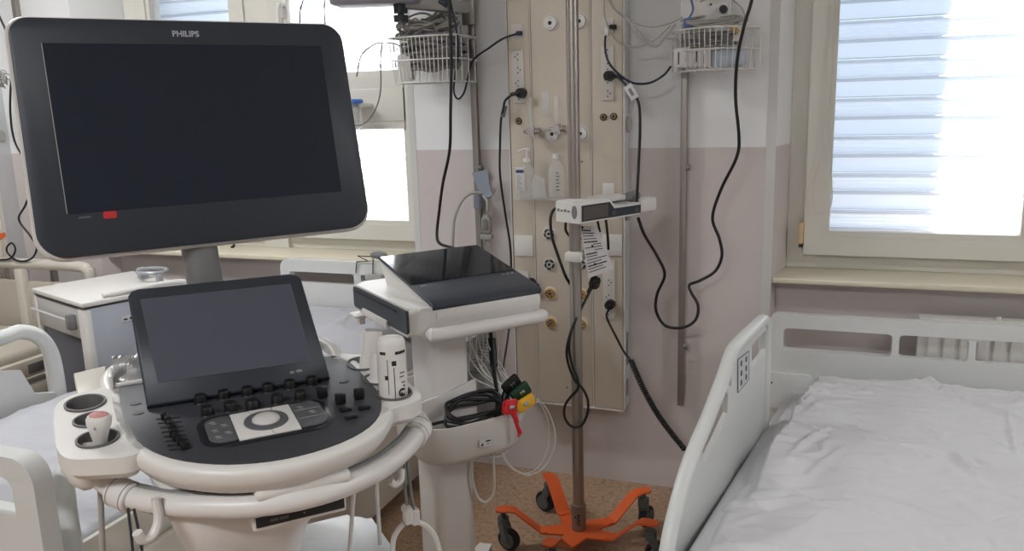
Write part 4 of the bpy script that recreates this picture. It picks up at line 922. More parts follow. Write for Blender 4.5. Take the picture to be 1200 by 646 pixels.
# near side rail: bent tube loop with a filled lower board
XR2 = -1.60
def sr(px, py):
    rr = ray(px, py); k = (XR2 - CAM.x) / rr.x; p = CAM + rr * k; return (p.y, p.z)
y0, z0 = sr(76, 585); yT, zT = sr(92, 524)
b = MB(); b.tube([(XR2, y0, 0.38), (XR2, y0, 0.55), (XR2, y0, zT - 0.09), (XR2, y0 + 0.02, zT - 0.035), (XR2, y0 + 0.07, zT - 0.01), (XR2, y0 + 0.3, zT - 0.01), (XR2, -1.36, zT - 0.02), (XR2, -1.28, zT - 0.04), (XR2, -1.25, zT - 0.10), (XR2, -1.25, 0.38)], 0.024, 12); b.build('side_rail_tube', M_BEDP, r)
b = MB(); b.box(XR2 - 0.008, XR2 + 0.008, y0 + 0.01, -1.26, 0.40, 0.62, 0.004); b.build('side_rail_board', M_BEDC, r)
# far side rail with a large rounded loop
XF = -2.66
def sf(px, py):
    rr = ray(px, py); k = (XF - CAM.x) / rr.x; p = CAM + rr * k; return (p.y, p.z)
A, B_, C_ = sf(-25, 405), sf(40, 391), sf(70, 455)
b = MB(); b.tube([(XF, A[0] - 0.5, A[1] - 0.02), (XF, A[0], A[1]), (XF, sf(8, 394)[0], sf(8, 394)[1]), (XF, sf(25, 389)[0], sf(25, 389)[1]), (XF, sf(44, 394)[0], sf(44, 394)[1]), (XF, sf(58, 410)[0], sf(58, 410)[1]), (XF, sf(65, 435)[0], sf(65, 435)[1]), (XF, sf(69, 462)[0], sf(69, 462)[1] - 0.04), (XF, sf(69, 462)[0], 0.42)], 0.027, 14); b.build('side_rail_tube', M_BEDP, r)
pts = [(A[0] - 0.55, 0.45), (sf(72, 462)[0], 0.45), (sf(72, 462)[0], sf(72, 458)[1]), (sf(37, 460)[0], sf(37, 466)[1] + 0.01), (sf(30, 448)[0], sf(30, 448)[1]), (sf(22, 434)[0], sf(22, 434)[1]), (sf(-20, 434)[0], sf(-20, 436)[1]), (A[0] - 0.55, sf(-20, 436)[1])]
b = MB(); b.prism(ccw(pts), XF - 0.014, XF + 0.014, 'yz', 0.004); b.build('side_rail_board', M_BEDP, r)
for x, y in ((BX0 + 0.15, -0.45), (BX1 - 0.15, -0.45), (BX0 + 0.15, -1.85), (BX1 - 0.15, -1.85)):
    b = MB(); b.box(x - 0.03, x + 0.03, y - 0.03, y + 0.03, 0.12, 0.37, 0.006); o = b.build('leg', M_BEDC, r)
    b = MB(); b.cyl((x - 0.014, y, 0.065), (x + 0.014, y, 0.065), 0.065, n=24); b.box(x - 0.02, x + 0.02, y - 0.02, y + 0.02, 0.08, 0.135, 0.005); b.build('castor', M_CAST, o)
def zl(x, y, s_, t):
    z = 0.598
    pil = sstep(-0.62, -0.42, y)
    z += 0.13 * pil * (1 - 0.25 * (abs(s_ - 0.5) * 2) ** 4)
    z += 0.035 * math.exp(-((x + 1.85) ** 2) / 0.05 - ((y + 0.75) ** 2) / 0.03)
    e = min(1, min(s_, 1 - s_) / 0.05)
    z += fold(x, y, 0.002, 7, 20, 1.0) * e + 0.008 * noise.noise(Vector((x * 3, y * 3, 5)))
    rid = abs(noise.noise(Vector((x * 6 + 2 * y, y * 7 - 2 * x, 21)))); z += 0.007 * max(0, 0.15 - rid) / 0.15 * e
    rid = abs(noise.noise(Vector((x * 12 - 3 * y, y * 12 + 4 * x, 31)))); z += 0.003 * max(0, 0.15 - rid) / 0.15 * e
    return z
cloth('bed_sheet', [(BX0 + 0.0, -0.10), (BX1 + 0.0, -0.10), (BX1 - 0.0, -2.13), (BX0 + 0.0, -2.13)], zl, M_SHEETB, ('creased pale sheet covering the left bed and its pillow', 'bed sheet'), drop=(0.05, 0.05, 0.02, 0.02))
# wire holder with handset on the left headboard
r = empty('wire_holder', 'black wire holder hooked over the left headboard', 'holder', Matrix.Translation(at(425, 300, HY2)))
def wq(px, py, dy=0.0): return at(px, py, HY2 - 0.025 + dy)
b = MB(); b.tube([wq(417, 320), wq(418, 307), wq(437, 306), wq(437, 330)], 0.0028, 6, 0); b.tube([wq(431, 306), wq(419, 300, 0.02), wq(436, 301, 0.03), wq(438, 306)], 0.0025, 6, 0); b.tube([wq(428, 322), wq(429, 333), wq(450, 333), wq(450, 322)], 0.0025, 6, 0); b.build('wire_frame', M_INK, r)
b = MB(); q = at(444, 299, -0.04); b.ball((q.x, q.y, q.z), 0.032, 1.35, 0.8, 0.55); tag(b.build('handset', M_GREY), 'grey rounded handset resting on the left headboard', 'handset')
b = MB(); b.box(*(sorted((at(429, 320, HY2 - 0.045).x, at(449, 320, HY2 - 0.045).x))), HY2 - 0.06, HY2 - 0.03, at(429, 332, HY2 - 0.04).z, at(429, 321, HY2 - 0.04).z, 0.004); tag(b.build('small_box', M_LGREY), 'small grey box in the wire holder of the left headboard', 'box')
b = MB(); p = at(270, 287, 0.05); b.tube([p + Vector((-0.022, 0, 0.0)), p + Vector((-0.018, 0, 0.02)), p + Vector((0, 0, 0.012)), p + Vector((0.018, 0, 0.022)), p + Vector((0.02, 0, -0.006)), p + Vector((0.005, 0, -0.012))], 0.006, 8); tag(b.build('black_hook', M_BLACK), 'small black hook on the left window sill, under the large monitor', 'hook')

# ------------------------------------------------------------------ bedside cabinet
cz = 0.85
fl, fr2, br2 = atz(35, 338, cz), atz(94, 356, cz), atz(212, 332, cz)
uy = (fr2 - fl); cw = uy.length; ang = math.degrees(math.atan2(uy.y, uy.x))
FC = frame((fl.x, fl.y, 0), ang); cdp = 0.47
r = empty('bedside_cabinet', 'bedside cabinet with a white top and blue grey side, left of the left bed', 'cabinet', FC @ Matrix.Translation((cw / 2, cdp / 2, 0)))
b = MB(FC); b.box(0, cw, 0.004, cdp, cz - 0.022, cz, 0.006); b.build('cabinet_top', M_WHITE, r)
b = MB(FC); b.box(0.01, cw - 0.005, 0.012, cdp, cz - 0.030, cz - 0.021, 0.001); b.build('top_seal', M_INK, r)
b = MB(FC); b.box(cw - 0.03, cw - 0.004, 0.02, cdp - 0.02, 0.14, cz - 0.03, 0.004); b.build('side_panel', M_CAB, r)
b = MB(FC); b.box(0.012, 0.03, 0.02, cdp - 0.02, 0.14, cz - 0.03, 0.004); b.build('side_panel', M_CAB, r)
b = MB(FC); b.box(0.03, cw - 0.03, cdp - 0.03, cdp - 0.015, 0.14, cz - 0.03); b.build('back_panel', M_HOLD, r)  # dark colour stands in for the shade inside the open cabinet
b = MB(FC); b.box(cw - 0.07, cw - 0.002, 0.008, 0.045, 0.14, cz - 0.03, 0.012, 3); b.build('corner_post', M_WHITE, r)
b = MB(FC); b.box(0.004, 0.030, 0.008, 0.045, 0.14, cz - 0.03, 0.008, 3); b.build('corner_post', M_WHITE, r)
b = MB(FC); b.box(0.03, cw - 0.068, 0.010, 0.35, cz - 0.165, cz - 0.035, 0.004); o = b.build('drawer', mat('drawer grey', (186, 186, 184), 0.4), r)
b = MB(FC); b.tube([(0.035, 0.0, cz - 0.085), (0.035, -0.016, cz - 0.085), (0.10, -0.016, cz - 0.085), (cw - 0.12, -0.016, cz - 0.085)], 0.0055, 8, 0); b.build('handle', M_ALU, o)
b = MB(FC); b.box(cw - 0.125, cw - 0.085, -0.022, 0.012, cz - 0.125, cz - 0.06, 0.006); b.build('handle_lock', M_GREY, o)
b = MB(FC); b.box(0.03, cw - 0.03, 0.03, cdp - 0.03, 0.14, 0.16); b.build('bottom_board', M_CAB, r)
b = MB(FC); b.box(0.03, cw - 0.068, 0.018, 0.034, 0.16, 0.36, 0.003); o = b.build('door', mat('drawer grey', (186, 186, 184), 0.4), r)
b = MB(FC); b.box(cw - 0.12, cw - 0.09, 0.008, 0.019, 0.30, 0.34, 0.003); b.build('knob', M_GREY, o)
FS = FC @ Matrix.Translation((cw, 0, 0))
b = MB(FS); b.box(-0.005, -0.0025, 0.16, 0.30, cz - 0.115, cz - 0.090); o = b.build('side_label', M_PAPER, r)
b = MB(FS)
for k in range(5): b.box(-0.003, -0.0017, 0.167 + 0.026 * k, 0.183 + 0.026 * k, cz - 0.108, cz - 0.101 + 0.003 * (k % 2))
b.build('label_print', M_INK, o)
b = MB(FC); b.tube([(cw - 0.02, 0.10, cz + 0.010), (cw - 0.01, cdp - 0.12, cz + 0.016), (cw + 0.01, cdp - 0.03, cz + 0.012), (cw + 0.02, cdp + 0.0, cz - 0.02), (cw + 0.02, cdp - 0.01, cz - 0.06)], 0.012, 10); b.build('gallery_rail', M_WHITE, r)
qc = FC.inverted() @ atz(178, 316, cz + 0.05)
b = MB(FC); b.tube([(qc.x + 0.075 * math.cos(t), qc.y + 0.06 * math.sin(t), cz + 0.045) for t in [2 * PI * k / 24 for k in range(24)]], 0.008, 8, 0, True); b.box(qc.x - 0.12, qc.x - 0.07, qc.y - 0.02, qc.y + 0.02, cz - 0.003, cz + 0.05, 0.008); b.box(qc.x + 0.065, qc.x + 0.085, qc.y - 0.02, qc.y + 0.01, cz - 0.003, cz + 0.04, 0.005); b.build('bottle_ring', mat('grey ring plastic', (160, 164, 168), 0.35, 0.2), r)
for x, y in ((0.05, 0.06), (cw - 0.06, 0.06), (0.05, cdp - 0.07), (cw - 0.06, cdp - 0.07)):
    b = MB(FC); b.cyl((x - 0.012, y, 0.04), (x + 0.012, y, 0.04), 0.04, n=20); b.box(x - 0.018, x + 0.018, y - 0.018, y + 0.018, 0.05, 0.142, 0.004); b.build('castor', M_CAST, r)

# ------------------------------------------------------------------ bed of the next place, seen behind the cabinet
r = empty('hospital_bed', 'cream bed at the far left edge, behind the bedside cabinet', 'bed', Matrix.Translation((-4.0, -1.0, 0)))
q = at(105, 316, -0.17); x1 = q.x; zt = q.z + 0.012
b = MB(); b.tube([(x1 - 0.95, -0.17, zt - 0.4), (x1 - 0.95, -0.17, zt - 0.05), (x1 - 0.88, -0.17, zt), (x1 - 0.5, -0.17, zt), (x1 - 0.08, -0.17, zt), (x1 - 0.012, -0.17, zt - 0.02), (x1, -0.17, zt - 0.07), (x1, -0.17, 0.35)], 0.028, 12); b.build('headboard_tube', M_BEDC, r)
b = MB(); b.box(x1 - 0.93, x1 - 0.02, -0.185, -0.155, 0.35, zt - 0.09, 0.006); b.build('headboard_board', mat('beige board', (188, 180, 166), 0.5), r)
b = MB(); q = at(26, 330, -0.2); b.box(q.x - 0.028, q.x + 0.028, -0.22, -0.18, 0.3, zt - 0.02, 0.006); b.build('post', M_BEDC, r)
b = MB(); b.box(x1 - 0.92, x1 - 0.03, -2.1, -0.22, 0.30, 0.40, 0.01); b.build('bed_frame', M_BEDC, r)
b = MB(); b.box(x1 - 0.90, x1 - 0.05, -2.05, -0.23, 0.40, 0.54, 0.03, 3); b.build('mattress', mat('beige board', (188, 180, 166), 0.5), r)
b = MB(); q = at(15, 405, -1.0); b.box(x1 - 0.02, x1 + 0.02, -1.7, -0.35, 0.42, 0.50, 0.006); b.box(x1 - 0.02, x1 + 0.02, -1.7, -0.35, 0.30, 0.38, 0.006); b.build('side_bar', mat('beige board', (188, 180, 166), 0.5), r)
for k in range(6):
    b = MB(); b.box(x1 + 0.018, x1 + 0.024, -1.6 + 0.2 * k, -1.52 + 0.2 * k, 0.435, 0.48, 0.001); b.build('slot', M_HOLD, r)
for x, y in ((x1 - 0.8, -0.4), (x1 - 0.15, -0.4), (x1 - 0.8, -1.9), (x1 - 0.15, -1.9)):
    b = MB(); b.box(x - 0.03, x + 0.03, y - 0.03, y + 0.03, 0.0, 0.31, 0.006); b.build('leg', M_BEDC, r)

# ------------------------------------------------------------------ electrocardiograph on its cart
FE = frame((-1.10, -0.93, 0), 51)
r = empty('ecg_cart', 'white electrocardiograph with a sloping dark screen on a wheeled post', 'ecg machine', FE)
b = MB(FE)   # lower case
b.prism(rrect(-0.245, 0.185, -0.262, 0.20, (0.03, 0.03, 0.03, 0.03), 5), 0.966, 1.050, 'xy', 0.018, seg=4); b.build('lower_case', M_WHITE, r, ang=50)
ug0, ug1 = -0.180, 0.172
prof = [(-0.262, 1.000), (-0.266, 1.030), (-0.255, 1.050), (-0.20, 1.066), (-0.13, 1.078), (0.128, 1.128), (0.138, 1.125), (0.140, 1.115), (0.08, 1.04), (0.06, 1.0)]
b = MB(FE); b.prism(prof, ug0 + 0.010, ug1 + 0.004, 'yz', 0.006, seg=3); b.build('upper_case', M_WHITE, r, ang=50)
bez = [(-0.262, 1.040), (-0.269, 1.050), (-0.264, 1.058), (-0.235, 1.066), (-0.20, 1.072), (-0.13, 1.085), (0.130, 1.136), (0.132, 1.129), (-0.13, 1.077), (-0.24, 1.056), (-0.255, 1.044)]
b = MB(FE); b.prism(bez, ug0, ug1 + 0.006, 'yz', 0.003, seg=2); b.build('screen_bezel', M_BEZ, r, ang=60)
Fg = FE @ Matrix.Translation((0, -0.118, 1.0881)) @ Matrix.Rotation(math.atan2(0.051, 0.26), 4, 'X')
b = MB(Fg); b.prism(rrect(ug0 + 0.003, ug1 + 0.002, 0.003, 0.250, (0.012, 0.012, 0.002, 0.002)), -0.0005, 0.0012, 'xy'); b.build('screen_glass', M_GLOSS, r)
b = MB(Fg); b.ringv((ug0 + 0.03, -0.022, 0.0005), 0.0055, 0.001, 20, 6); b.build('power_button', M_LGREY, r)
for k in range(3):
    b = MB(Fg); b.ringv((ug1 - 0.05 + 0.016 * k, -0.018, 0.0005), 0.004, 0.0008, 16, 6); b.build('key', M_LGREY, r)
b = MB(FE); b.prism(rrect(-0.242, 0.185, 0.976, 1.044, 0.012, 4), -0.250, -0.240, 'yz', 0.001, seg=1); o = b.build('printer_cover', M_DARK, r)
b = MB(FE); b.box(-0.253, -0.249, -0.17, 0.16, 1.029, 1.032); b.build('paper_slot', M_INK, o)
b = MB(FE); b.box(-0.256, -0.236, -0.10, 0.10, 0.966, 0.988, 0.003); b.build('printer_latch', M_WHITE, r)
b = MB(FE); b.prism(rrect(-0.275, -0.20, 0.10, 0.17, 0.01), 0.955, 0.962, 'xy', 0.002); b.box(-0.26, -0.24, 0.115, 0.135, 0.930, 0.957, 0.003); b.build('side_bracket', M_WHITE, r)
b = MB(FE); b.tube([(-0.165, -0.17, 0.950), (-0.185, -0.25, 0.972), (-0.190, -0.285, 0.980), (-0.18, -0.298, 0.980), (0.05, -0.298, 0.980), (0.145, -0.298, 0.980), (0.162, -0.285, 0.980), (0.155, -0.20, 0.965)], 0.0195, 14); b.build('handle_bar', M_WHITE2, r)
b = MB(FE); b.box(-0.17, 0.15, -0.235, 0.12, 0.940, 0.967, 0.01); b.build('tray', M_WHITE2, r)
b = MB(FE); b.prism(rrect(-0.165, -0.028, -0.19, -0.04, 0.035, 6), 0.10, 0.955, 'xy', 0.003); b.build('post', M_WHITE2, r, ang=50)
def rimz(x, y): return 0.705 + 0.075 * sstep(-0.24, -0.06, y) + 0.012 * sstep(0.0, 0.12, x)
def bin_ring(z, g, n=9, top=False, sx=0.0):
    return [(x, y, (rimz(x, y) if top else z)) for x, y in rrect(-0.238 + g, 0.115 - g, -0.312 + g, -0.03 - g, (0.07, 0.05, 0.09, 0.09), n)]
b = MB(FE); b.rings([bin_ring(0.575, 0.045), bin_ring(0.582, 0.022), bin_ring(0.605, 0.008), bin_ring(0, -0.002, top=True), bin_ring(0, 0.002, top=True), bin_ring(0.612, 0.013), bin_ring(0.595, 0.03)]); b.build('basket_tub', M_WHITE2, r, ang=60)
b = MB(FE); b.prism([(-0.225, 0.60), (-0.02, 0.60), (-0.02, 0.792), (-0.05, 0.785), (-0.12, 0.768), (-0.20, 0.755), (-0.225, 0.75)], -0.200, -0.193, 'xz', 0.002); b.build('tub_back', M_WHITE2, r)
q = onplane(FE, 568, 519, 1, -0.312)
b = MB(FE); b.box(q.x - 0.018, q.x + 0.022, -0.3135, -0.3110, q.z - 0.012, q.z + 0.012); o = b.build('warning_label', M_PAPER, r)
b = MB(FE); b.prism([(q.x - 0.014, q.z - 0.007), (q.x - 0.004, q.z - 0.007), (q.x - 0.009, q.z + 0.002)], -0.3145, -0.3133, 'xz'); b.box(q.x + 0.003, q.x + 0.018, -0.3143, -0.3133, q.z + 0.002, q.z + 0.006); b.box(q.x + 0.006, q.x + 0.014, -0.3143, -0.3133, q.z - 0.006, q.z - 0.004); b.build('label_print', M_INK, o)
for a in (45, 135, 225, 315):
    ar = math.radians(a); Fa = FE @ Matrix.Translation((-0.045, -0.13, 0)) @ Matrix.Rotation(ar, 4, 'Z')
    b = MB(Fa); b.rings([[(0.0, -0.04, 0.09), (0.0, 0.04, 0.09), (0.0, 0.04, 0.13), (0.0, -0.04, 0.13)], [(0.22, -0.022, 0.085), (0.22, 0.022, 0.085), (0.22, 0.022, 0.105), (0.22, -0.022, 0.105)]]); o = b.build('base_leg', M_WHITE2, r)
    b = MB(Fa); b.cyl((0.21, -0.014, 0.042), (0.21, 0.014, 0.042), 0.042, n=24); b.box(0.195, 0.225, -0.02, 0.02, 0.05, 0.09, 0.004); b.build('castor', M_CAST, o)
YB_ = -0.9
def E_(u, v, w): return FE @ Vector((u, v, w))
# things in the tub
def loop_cable(name, lab, F, pts, rr, material):
    b = MB(F); b.tube(pts, rr, 8, 6); return tag(b.build(name, material, None, ang=80), lab, 'cable')
P = []
for k in range(40):
    a = 2 * PI * k / 9.3; g = 1 + 0.10 * math.sin(k * 1.3)
    P.append((-0.055 + 0.098 * g * math.cos(a), -0.250 + 0.040 * g * math.sin(a), 0.700 + 0.0010 * k + 0.024 * math.sin(a) + 0.006 * math.sin(k * 2.2)))
P = [(-0.20, -0.235, 0.69), (-0.17, -0.24, 0.70)] + P
loop_cable('black_cable', 'coil of thick black cable lying in the tub of the electrocardiograph cart', FE, P, 0.0052, M_BLACK)
loop_cable('black_cable', 'black cable rising from the tub behind the electrocardiograph head', FE, [(0.03, -0.23, 0.68), (0.05, -0.2, 0.70), (0.065, -0.17, 0.74), (0.085, -0.12, 0.79), (0.10, -0.09, 0.85), (0.105, -0.06, 0.93), (0.10, -0.03, 0.99)], 0.006, M_BLACK)
for (p_, q_), lb in ((((0.03, -0.25, 0.685), (0.07, -0.235, 0.755)), 'black lead sleeve slanting out of the cart tub under the black clamp'), (((0.088, -0.12, 0.79), (0.104, -0.08, 0.87)), 'black cable sleeve hanging behind the cart post')):
    b = MB(FE); b.cyl(p_, q_, 0.0125); tag(b.build('cable_sleeve', M_BLACK), lb, 'cable sleeve')
random.seed(5)
for k in range(9):
    u_ = -0.015 + 0.014 * k
    b = MB(FE); e = 0.065 + 0.006 * k
    b.tube([(u_, -0.10 + random.uniform(-0.02, 0.02), 0.955), (u_ + random.uniform(-0.01, 0.02), -0.10, 0.86), (0.02 + 0.010 * k + random.uniform(-0.03, 0.03), -0.12, 0.78), (e + random.uniform(-0.02, 0.01), -0.18, 0.73), (e - 0.02, -0.22, 0.68)], 0.0023, 6)
    tag(b.build('white_lead', M_WIRE, None, ang=80), 'thin white lead hanging behind the post of the electrocardiograph cart', 'lead wire', 'white leads behind the cart post')
b = MB(FE @ Matrix.Translation(onplane(FE, 566, 420, 1, -0.05)) @ Matrix.Rotation(-0.35, 4, 'Y')); b.box(-0.055, 0.045, -0.003, 0.003, -0.06, 0.08, 0.002)
o = tag(b.build('foil_pouch', mat('streaked pouch', (186, 184, 184), 0.35, bump=0.6, bscale=80)), 'streaked clear pouch hanging behind the cart post', 'pouch')
b = MB(FE @ Matrix.Translation(onplane(FE, 566, 420, 1, -0.05)) @ Matrix.Rotation(0.35, 4, 'Y'))
for k in range(12): b.box(-0.040 + random.random() * 0.02, 0.01 + random.random() * 0.02, -0.0038, -0.003, -0.05 + k * 0.01, -0.0475 + k * 0.01)
b.build('print', M_GREY, o)
# limb clamps
def clamp(px, py, v_, w_, h_, rot, material, lab, nm):
    q = onplane(FE, px, py, 1, v_)
    F = FE @ Matrix.Translation(q) @ Matrix.Rotation(rot, 4, 'Y')
    r_ = empty('limb_clamp', lab, 'electrode clamp', F, None)
    b = MB(F); b.prism(rrect(-w_ / 2, w_ / 2, -h_ / 2, h_ / 2, 0.008, 4), -0.012, -0.002, 'xz', 0.003); b.build('upper_jaw', material, r_, ang=50)
    b = MB(F); b.prism(rrect(-w_ / 2 + 0.002, w_ / 2 + 0.004, -h_ / 2 - 0.003, h_ / 2 - 0.008, 0.008, 4), 0.004, 0.012, 'xz', 0.003); b.build('lower_jaw', material, r_, ang=50)
    b = MB(F); b.box(-0.008, 0.010, -0.0165, -0.010, -0.006, 0.006, 0.002); b.build('metal_plug', M_CHROME if material != M_YELLOW else M_LGREY, r_)
clamp(598, 450, -0.25, 0.060, 0.042, -0.55, M_BLACK, 'black limb clamp, topmost of the clamps on the cart tub', 0)
clamp(609, 459, -0.285, 0.064, 0.044, -0.5, M_GREEN, 'dark green limb clamp, between the black and the yellow one', 1)
clamp(614, 472, -0.315, 0.064, 0.038, -0.35, M_YELLOW, 'yellow limb clamp hanging on the rim of the cart tub', 2)
clamp(597, 476, -0.335, 0.042, 0.046, 0.15, M_REDP, 'red limb clamp hanging over the rim of the cart tub', 3)
b = MB(FE); b.tube([onplane(FE, *q, 1, -0.335) for q in ((600, 482), (604, 490), (606, 499), (609, 507), (607, 512))], [0.009, 0.008, 0.006, 0.007, 0.004], 8); tag(b.build('red_strap', M_REDP), 'red strap dangling below the red limb clamp', 'strap')
for pts, lab, rr in (([(628, 466), (641, 480), (650, 505), (648, 530), (635, 550), (618, 556), (600, 548), (590, 532)], 'thin white cable looping out widest to the right of the cart tub', 0.0024),
                 ([(622, 462), (634, 475), (642, 495), (643, 520), (636, 540), (625, 552), (608, 556)], 'thin white cable looping inside the widest loop by the cart tub', 0.0020),
                 ([(618, 474), (613, 486), (609, 502), (600, 522), (588, 534), (575, 536), (562, 532)], 'thin white cable hanging under the yellow clamp', 0.0028),
                 ([(556, 533), (553, 545), (554, 565), (561, 584), (570, 588), (578, 578), (579, 555), (577, 530)], 'white cable hanging in a U below the cart tub', 0.0045),
                 ([(586, 525), (592, 540), (603, 551), (614, 556), (622, 557)], 'thicker white cable under the right corner of the cart tub', 0.0042)):
    b = MB(FE); b.tube([onplane(FE, x, y, 1, -0.20) for x, y in pts], rr, 8); tag(b.build('white_cable', M_WIRE, None, ang=80), lab, 'cable')

# ------------------------------------------------------------------ ultrasound machine
U0 = (-0.958, -2.11, 1.10)
FD5 = frame(U0, 47, 5)
FU = frame((U0[0], U0[1], 0), 47)
r = empty('ultrasound_machine', 'large white ultrasound machine with a big dark monitor, touch screen and knobs', 'ultrasound machine', FU)
# --- monitor
FM = frame((-1.135, -1.933, 1.578), 52, -12)
mo = [(-0.262 + 0, 0.200)]
mout = rrect(-0.306, 0.306, -0.232, 0.2, (0.040, 0.034, 0.048, 0.046), 8)
mout = [(x + (-0.004 if x < 0 else 0.004) * (1 if z < -0.1 else 0), z) for x, z in mout]
b = MB(FM)
def ins(P, g): return [(x * (1 - g / 0.306), (z + 0.016) * (1 - g / 0.216) - 0.016) for x, z in P]
b.rings([[(x, y, z) for x, z in ins(mout, g)] for y, g in ((0.004, -0.002), (0.010, -0.0045), (0.028, -0.0045), (0.045, 0.015), (0.055, 0.08))]); b.build('monitor_back', M_WHITE, r, ang=50)
b = MB(FM); b.rings([[(x, y, z) for x, z in ins(mout, g)] for y, g in ((0.006, 0.001), (-0.002, 0.001), (-0.004, 0.004))]); mf = b.build('monitor_front', M_DARK, r, ang=40)
b = MB(FM); b.box(-0.2555, 0.2555, -0.0052, -0.003, -0.153, 0.153); b.build('screen', M_SCREEN, mf)
b = MB(FM); b.box(-0.2568, -0.2555, -0.0058, -0.003, -0.153, 0.153); b.build('screen_edge', M_LGREY, mf)
text('logo', 'PHILIPS', 0.0155, face_T(FM, -0.0345, -0.0045, 0.1685), M_TEXT, mf, bold=0.0004)
q = onplane(FM, 129, 251.5, 1, -0.005)
b = MB(FM); b.prism(rrect(q.x - 0.011, q.x + 0.011, q.z - 0.007, q.z + 0.006, 0.003, 3), -0.0056, -0.003, 'xz'); b.build('red_badge', M_RED, mf)
q = onplane(FM, 99, 254.5, 1, -0.005)
b = MB(FM); b.prism([(q.x - 0.011, q.z - 0.002), (q.x - 0.008, q.z + 0.0015), (q.x + 0.011, q.z + 0.001), (q.x + 0.011, q.z - 0.002)], -0.0052, -0.003, 'xz'); b.build('small_print', M_PAD, mf)
# arm of the monitor
q = onplane(FM, 239, 310, 1, 0.03)
pa = FM @ Vector((q.x, 0.045, -0.16)); pb = FM @ Vector((q.x, 0.05, -0.27)); pc = pb + Vector((0.015, 0.0, -0.13)); pd = FU @ Vector((0.02, 0.15, 0.98))
b = MB(); b.tube([pa, pb, pc, pd], 0.034, 20, 4); b.build('monitor_arm', M_GREY, r, ang=60)
b = MB(); b.tube([pb + Vector((0, 0, -0.035)), pc, pd], 0.0375, 20, 4); b.build('arm_sleeve', mat('arm sleeve grey', (150, 150, 150), 0.45), r, ang=60)
# --- touch screen
FT = frame((-0.958, -2.112, 1.112), 46, -40)
to = [(-0.156, 0.0), (0.158, -0.002), (0.146, 0.215), (0.138, 0.224), (0.126, 0.2275), (-0.146, 0.2305), (-0.158, 0.227), (-0.164, 0.217)]
b = MB(FT); b.rings([[(x * (1 - g / 0.16), y, 0.113 + (z - 0.113) * (1 - g / 0.115)) for x, z in to] for y, g in ((0.0, 0.003), (0.003, 0.0), (0.016, 0.0), (0.022, 0.008))]); tb = b.build('touch_screen', M_DARK, r, ang=50)
b = MB(FT); b.prism([(-0.134, 0.040), (0.133, 0.036), (0.124, 0.204), (-0.145, 0.207)], -0.0012, 0.001, 'xz'); b.build('display', M_TOUCH, tb)
b = MB(FT); b.prism(ellipse(0.105, 0.020, 0.0065, 0.003, 20), -0.0016, 0.001, 'xz'); b.build('touch_button', M_GREY, tb)
b = MB(FT); b.box(0.088, 0.096, -0.001, 0.001, 0.017, 0.022); b.build('touch_print', M_GREY, tb)
# --- control deck
def P5(px, py, w=0.0): q = onplane(FD5, px, py, 2, w); return (q.x, q.y)
deck = [(-0.196, 0.135), (-0.197, 0.03), (-0.190, -0.05), (-0.172, -0.128), (-0.135, -0.19), (-0.082, -0.234), (-0.023, -0.258), (0.039, -0.264), (0.11, -0.249), (0.168, -0.214), (0.205, -0.16), (0.222, -0.09), (0.222, -0.02), (0.215, 0.08), (0.19, 0.11), (0.17, 0.125), (-0.18, 0.145)]
def smooth2(P, n=4): return [(p.x, p.y) for p in crom([Vector((x, y, 0)) for x, y in P], n, True)]
def off(P, d):
    c = Vector((sum(p[0] for p in P) / len(P), sum(p[1] for p in P) / len(P))); out = []
    n = len(P)
    for i in range(n):
        a = Vector(P[i - 1]); bb = Vector(P[(i + 1) % n]); t = (bb - a).normalized(); nn = Vector((t.y, -t.x)); p = Vector(P[i])
        if (p - c).dot(nn) < 0: nn = -nn
        out.append((p.x + nn.x * d, p.y + nn.y * d))
    return out
dk = smooth2(deck, 3)
b = MB(FD5); b.rings([[(x, y, z) for x, y in off(dk, g)] for z, g in ((-0.052, -0.055), (-0.048, -0.02), (-0.036, 0.010), (-0.022, 0.0185), (-0.008, 0.0195), (-0.002, 0.017), (0.001, 0.011), (0.001, 0.0)) ]); b.build('deck_rim', M_WHITE, r, ang=60)
b = MB(FD5); b.rings([[(x, y, z) for x, y in off(dk, g)] for z, g in ((-0.004, -0.0), (0.0022, -0.0005), (0.003, -0.003))]); deckp = b.build('control_panel', M_DECK, r, ang=50)
b = MB(FD5); b.rings([[(x, y, z) for x, y in off(dk, g)] for z, g in ((-0.068, -0.06), (-0.066, -0.030), (-0.044, 0.004), (-0.030, 0.012))]); b.build('deck_bottom', M_WHITE2, r, ang=60)
# track ball plate and key pads
b = MB(FD5); b.prism(rrect(-0.090, 0.122, -0.192, -0.070, (0.03, 0.03, 0.04, 0.035), 6), 0.002, 0.0045, 'xy', 0.0015); b.build('pad_recess', mat('recess black', (34, 35, 39), 0.3), deckp)
def keypad(name, outline, marks, lines=()):
    b = MB(FD5); b.prism(outline, 0.004, 0.0070, 'xy', 0.001)
    for x, y in marks:
        b.box(x - 0.006, x + 0.002, y - 0.0015, y + 0.0015, 0.0068, 0.0074, mi=1); b.box(x - 0.004, x + 0.004, y - 0.007, y - 0.0055, 0.0068, 0.0074, mi=1)
    for y in lines: b.box(0.066, 0.111, y - 0.0006, y + 0.0006, 0.0068, 0.0073, mi=1)
    b.build(name, M_PAD, deckp, mats=[M_PAD, M_LGREY])
keypad('left_key_pad', rrect(-0.078, -0.036, -0.176, -0.082, (0.004, 0.022, 0.022, 0.004), 5), ((-0.064, -0.10), (-0.064, -0.13), (-0.048, -0.115), (-0.062, -0.155), (-0.045, -0.145)))
keypad('right_key_pad', rrect(0.064, 0.112, -0.176, -0.082, (0.018, 0.004, 0.004, 0.022), 5), ((0.08, -0.10), (0.095, -0.125)), (-0.113, -0.145))
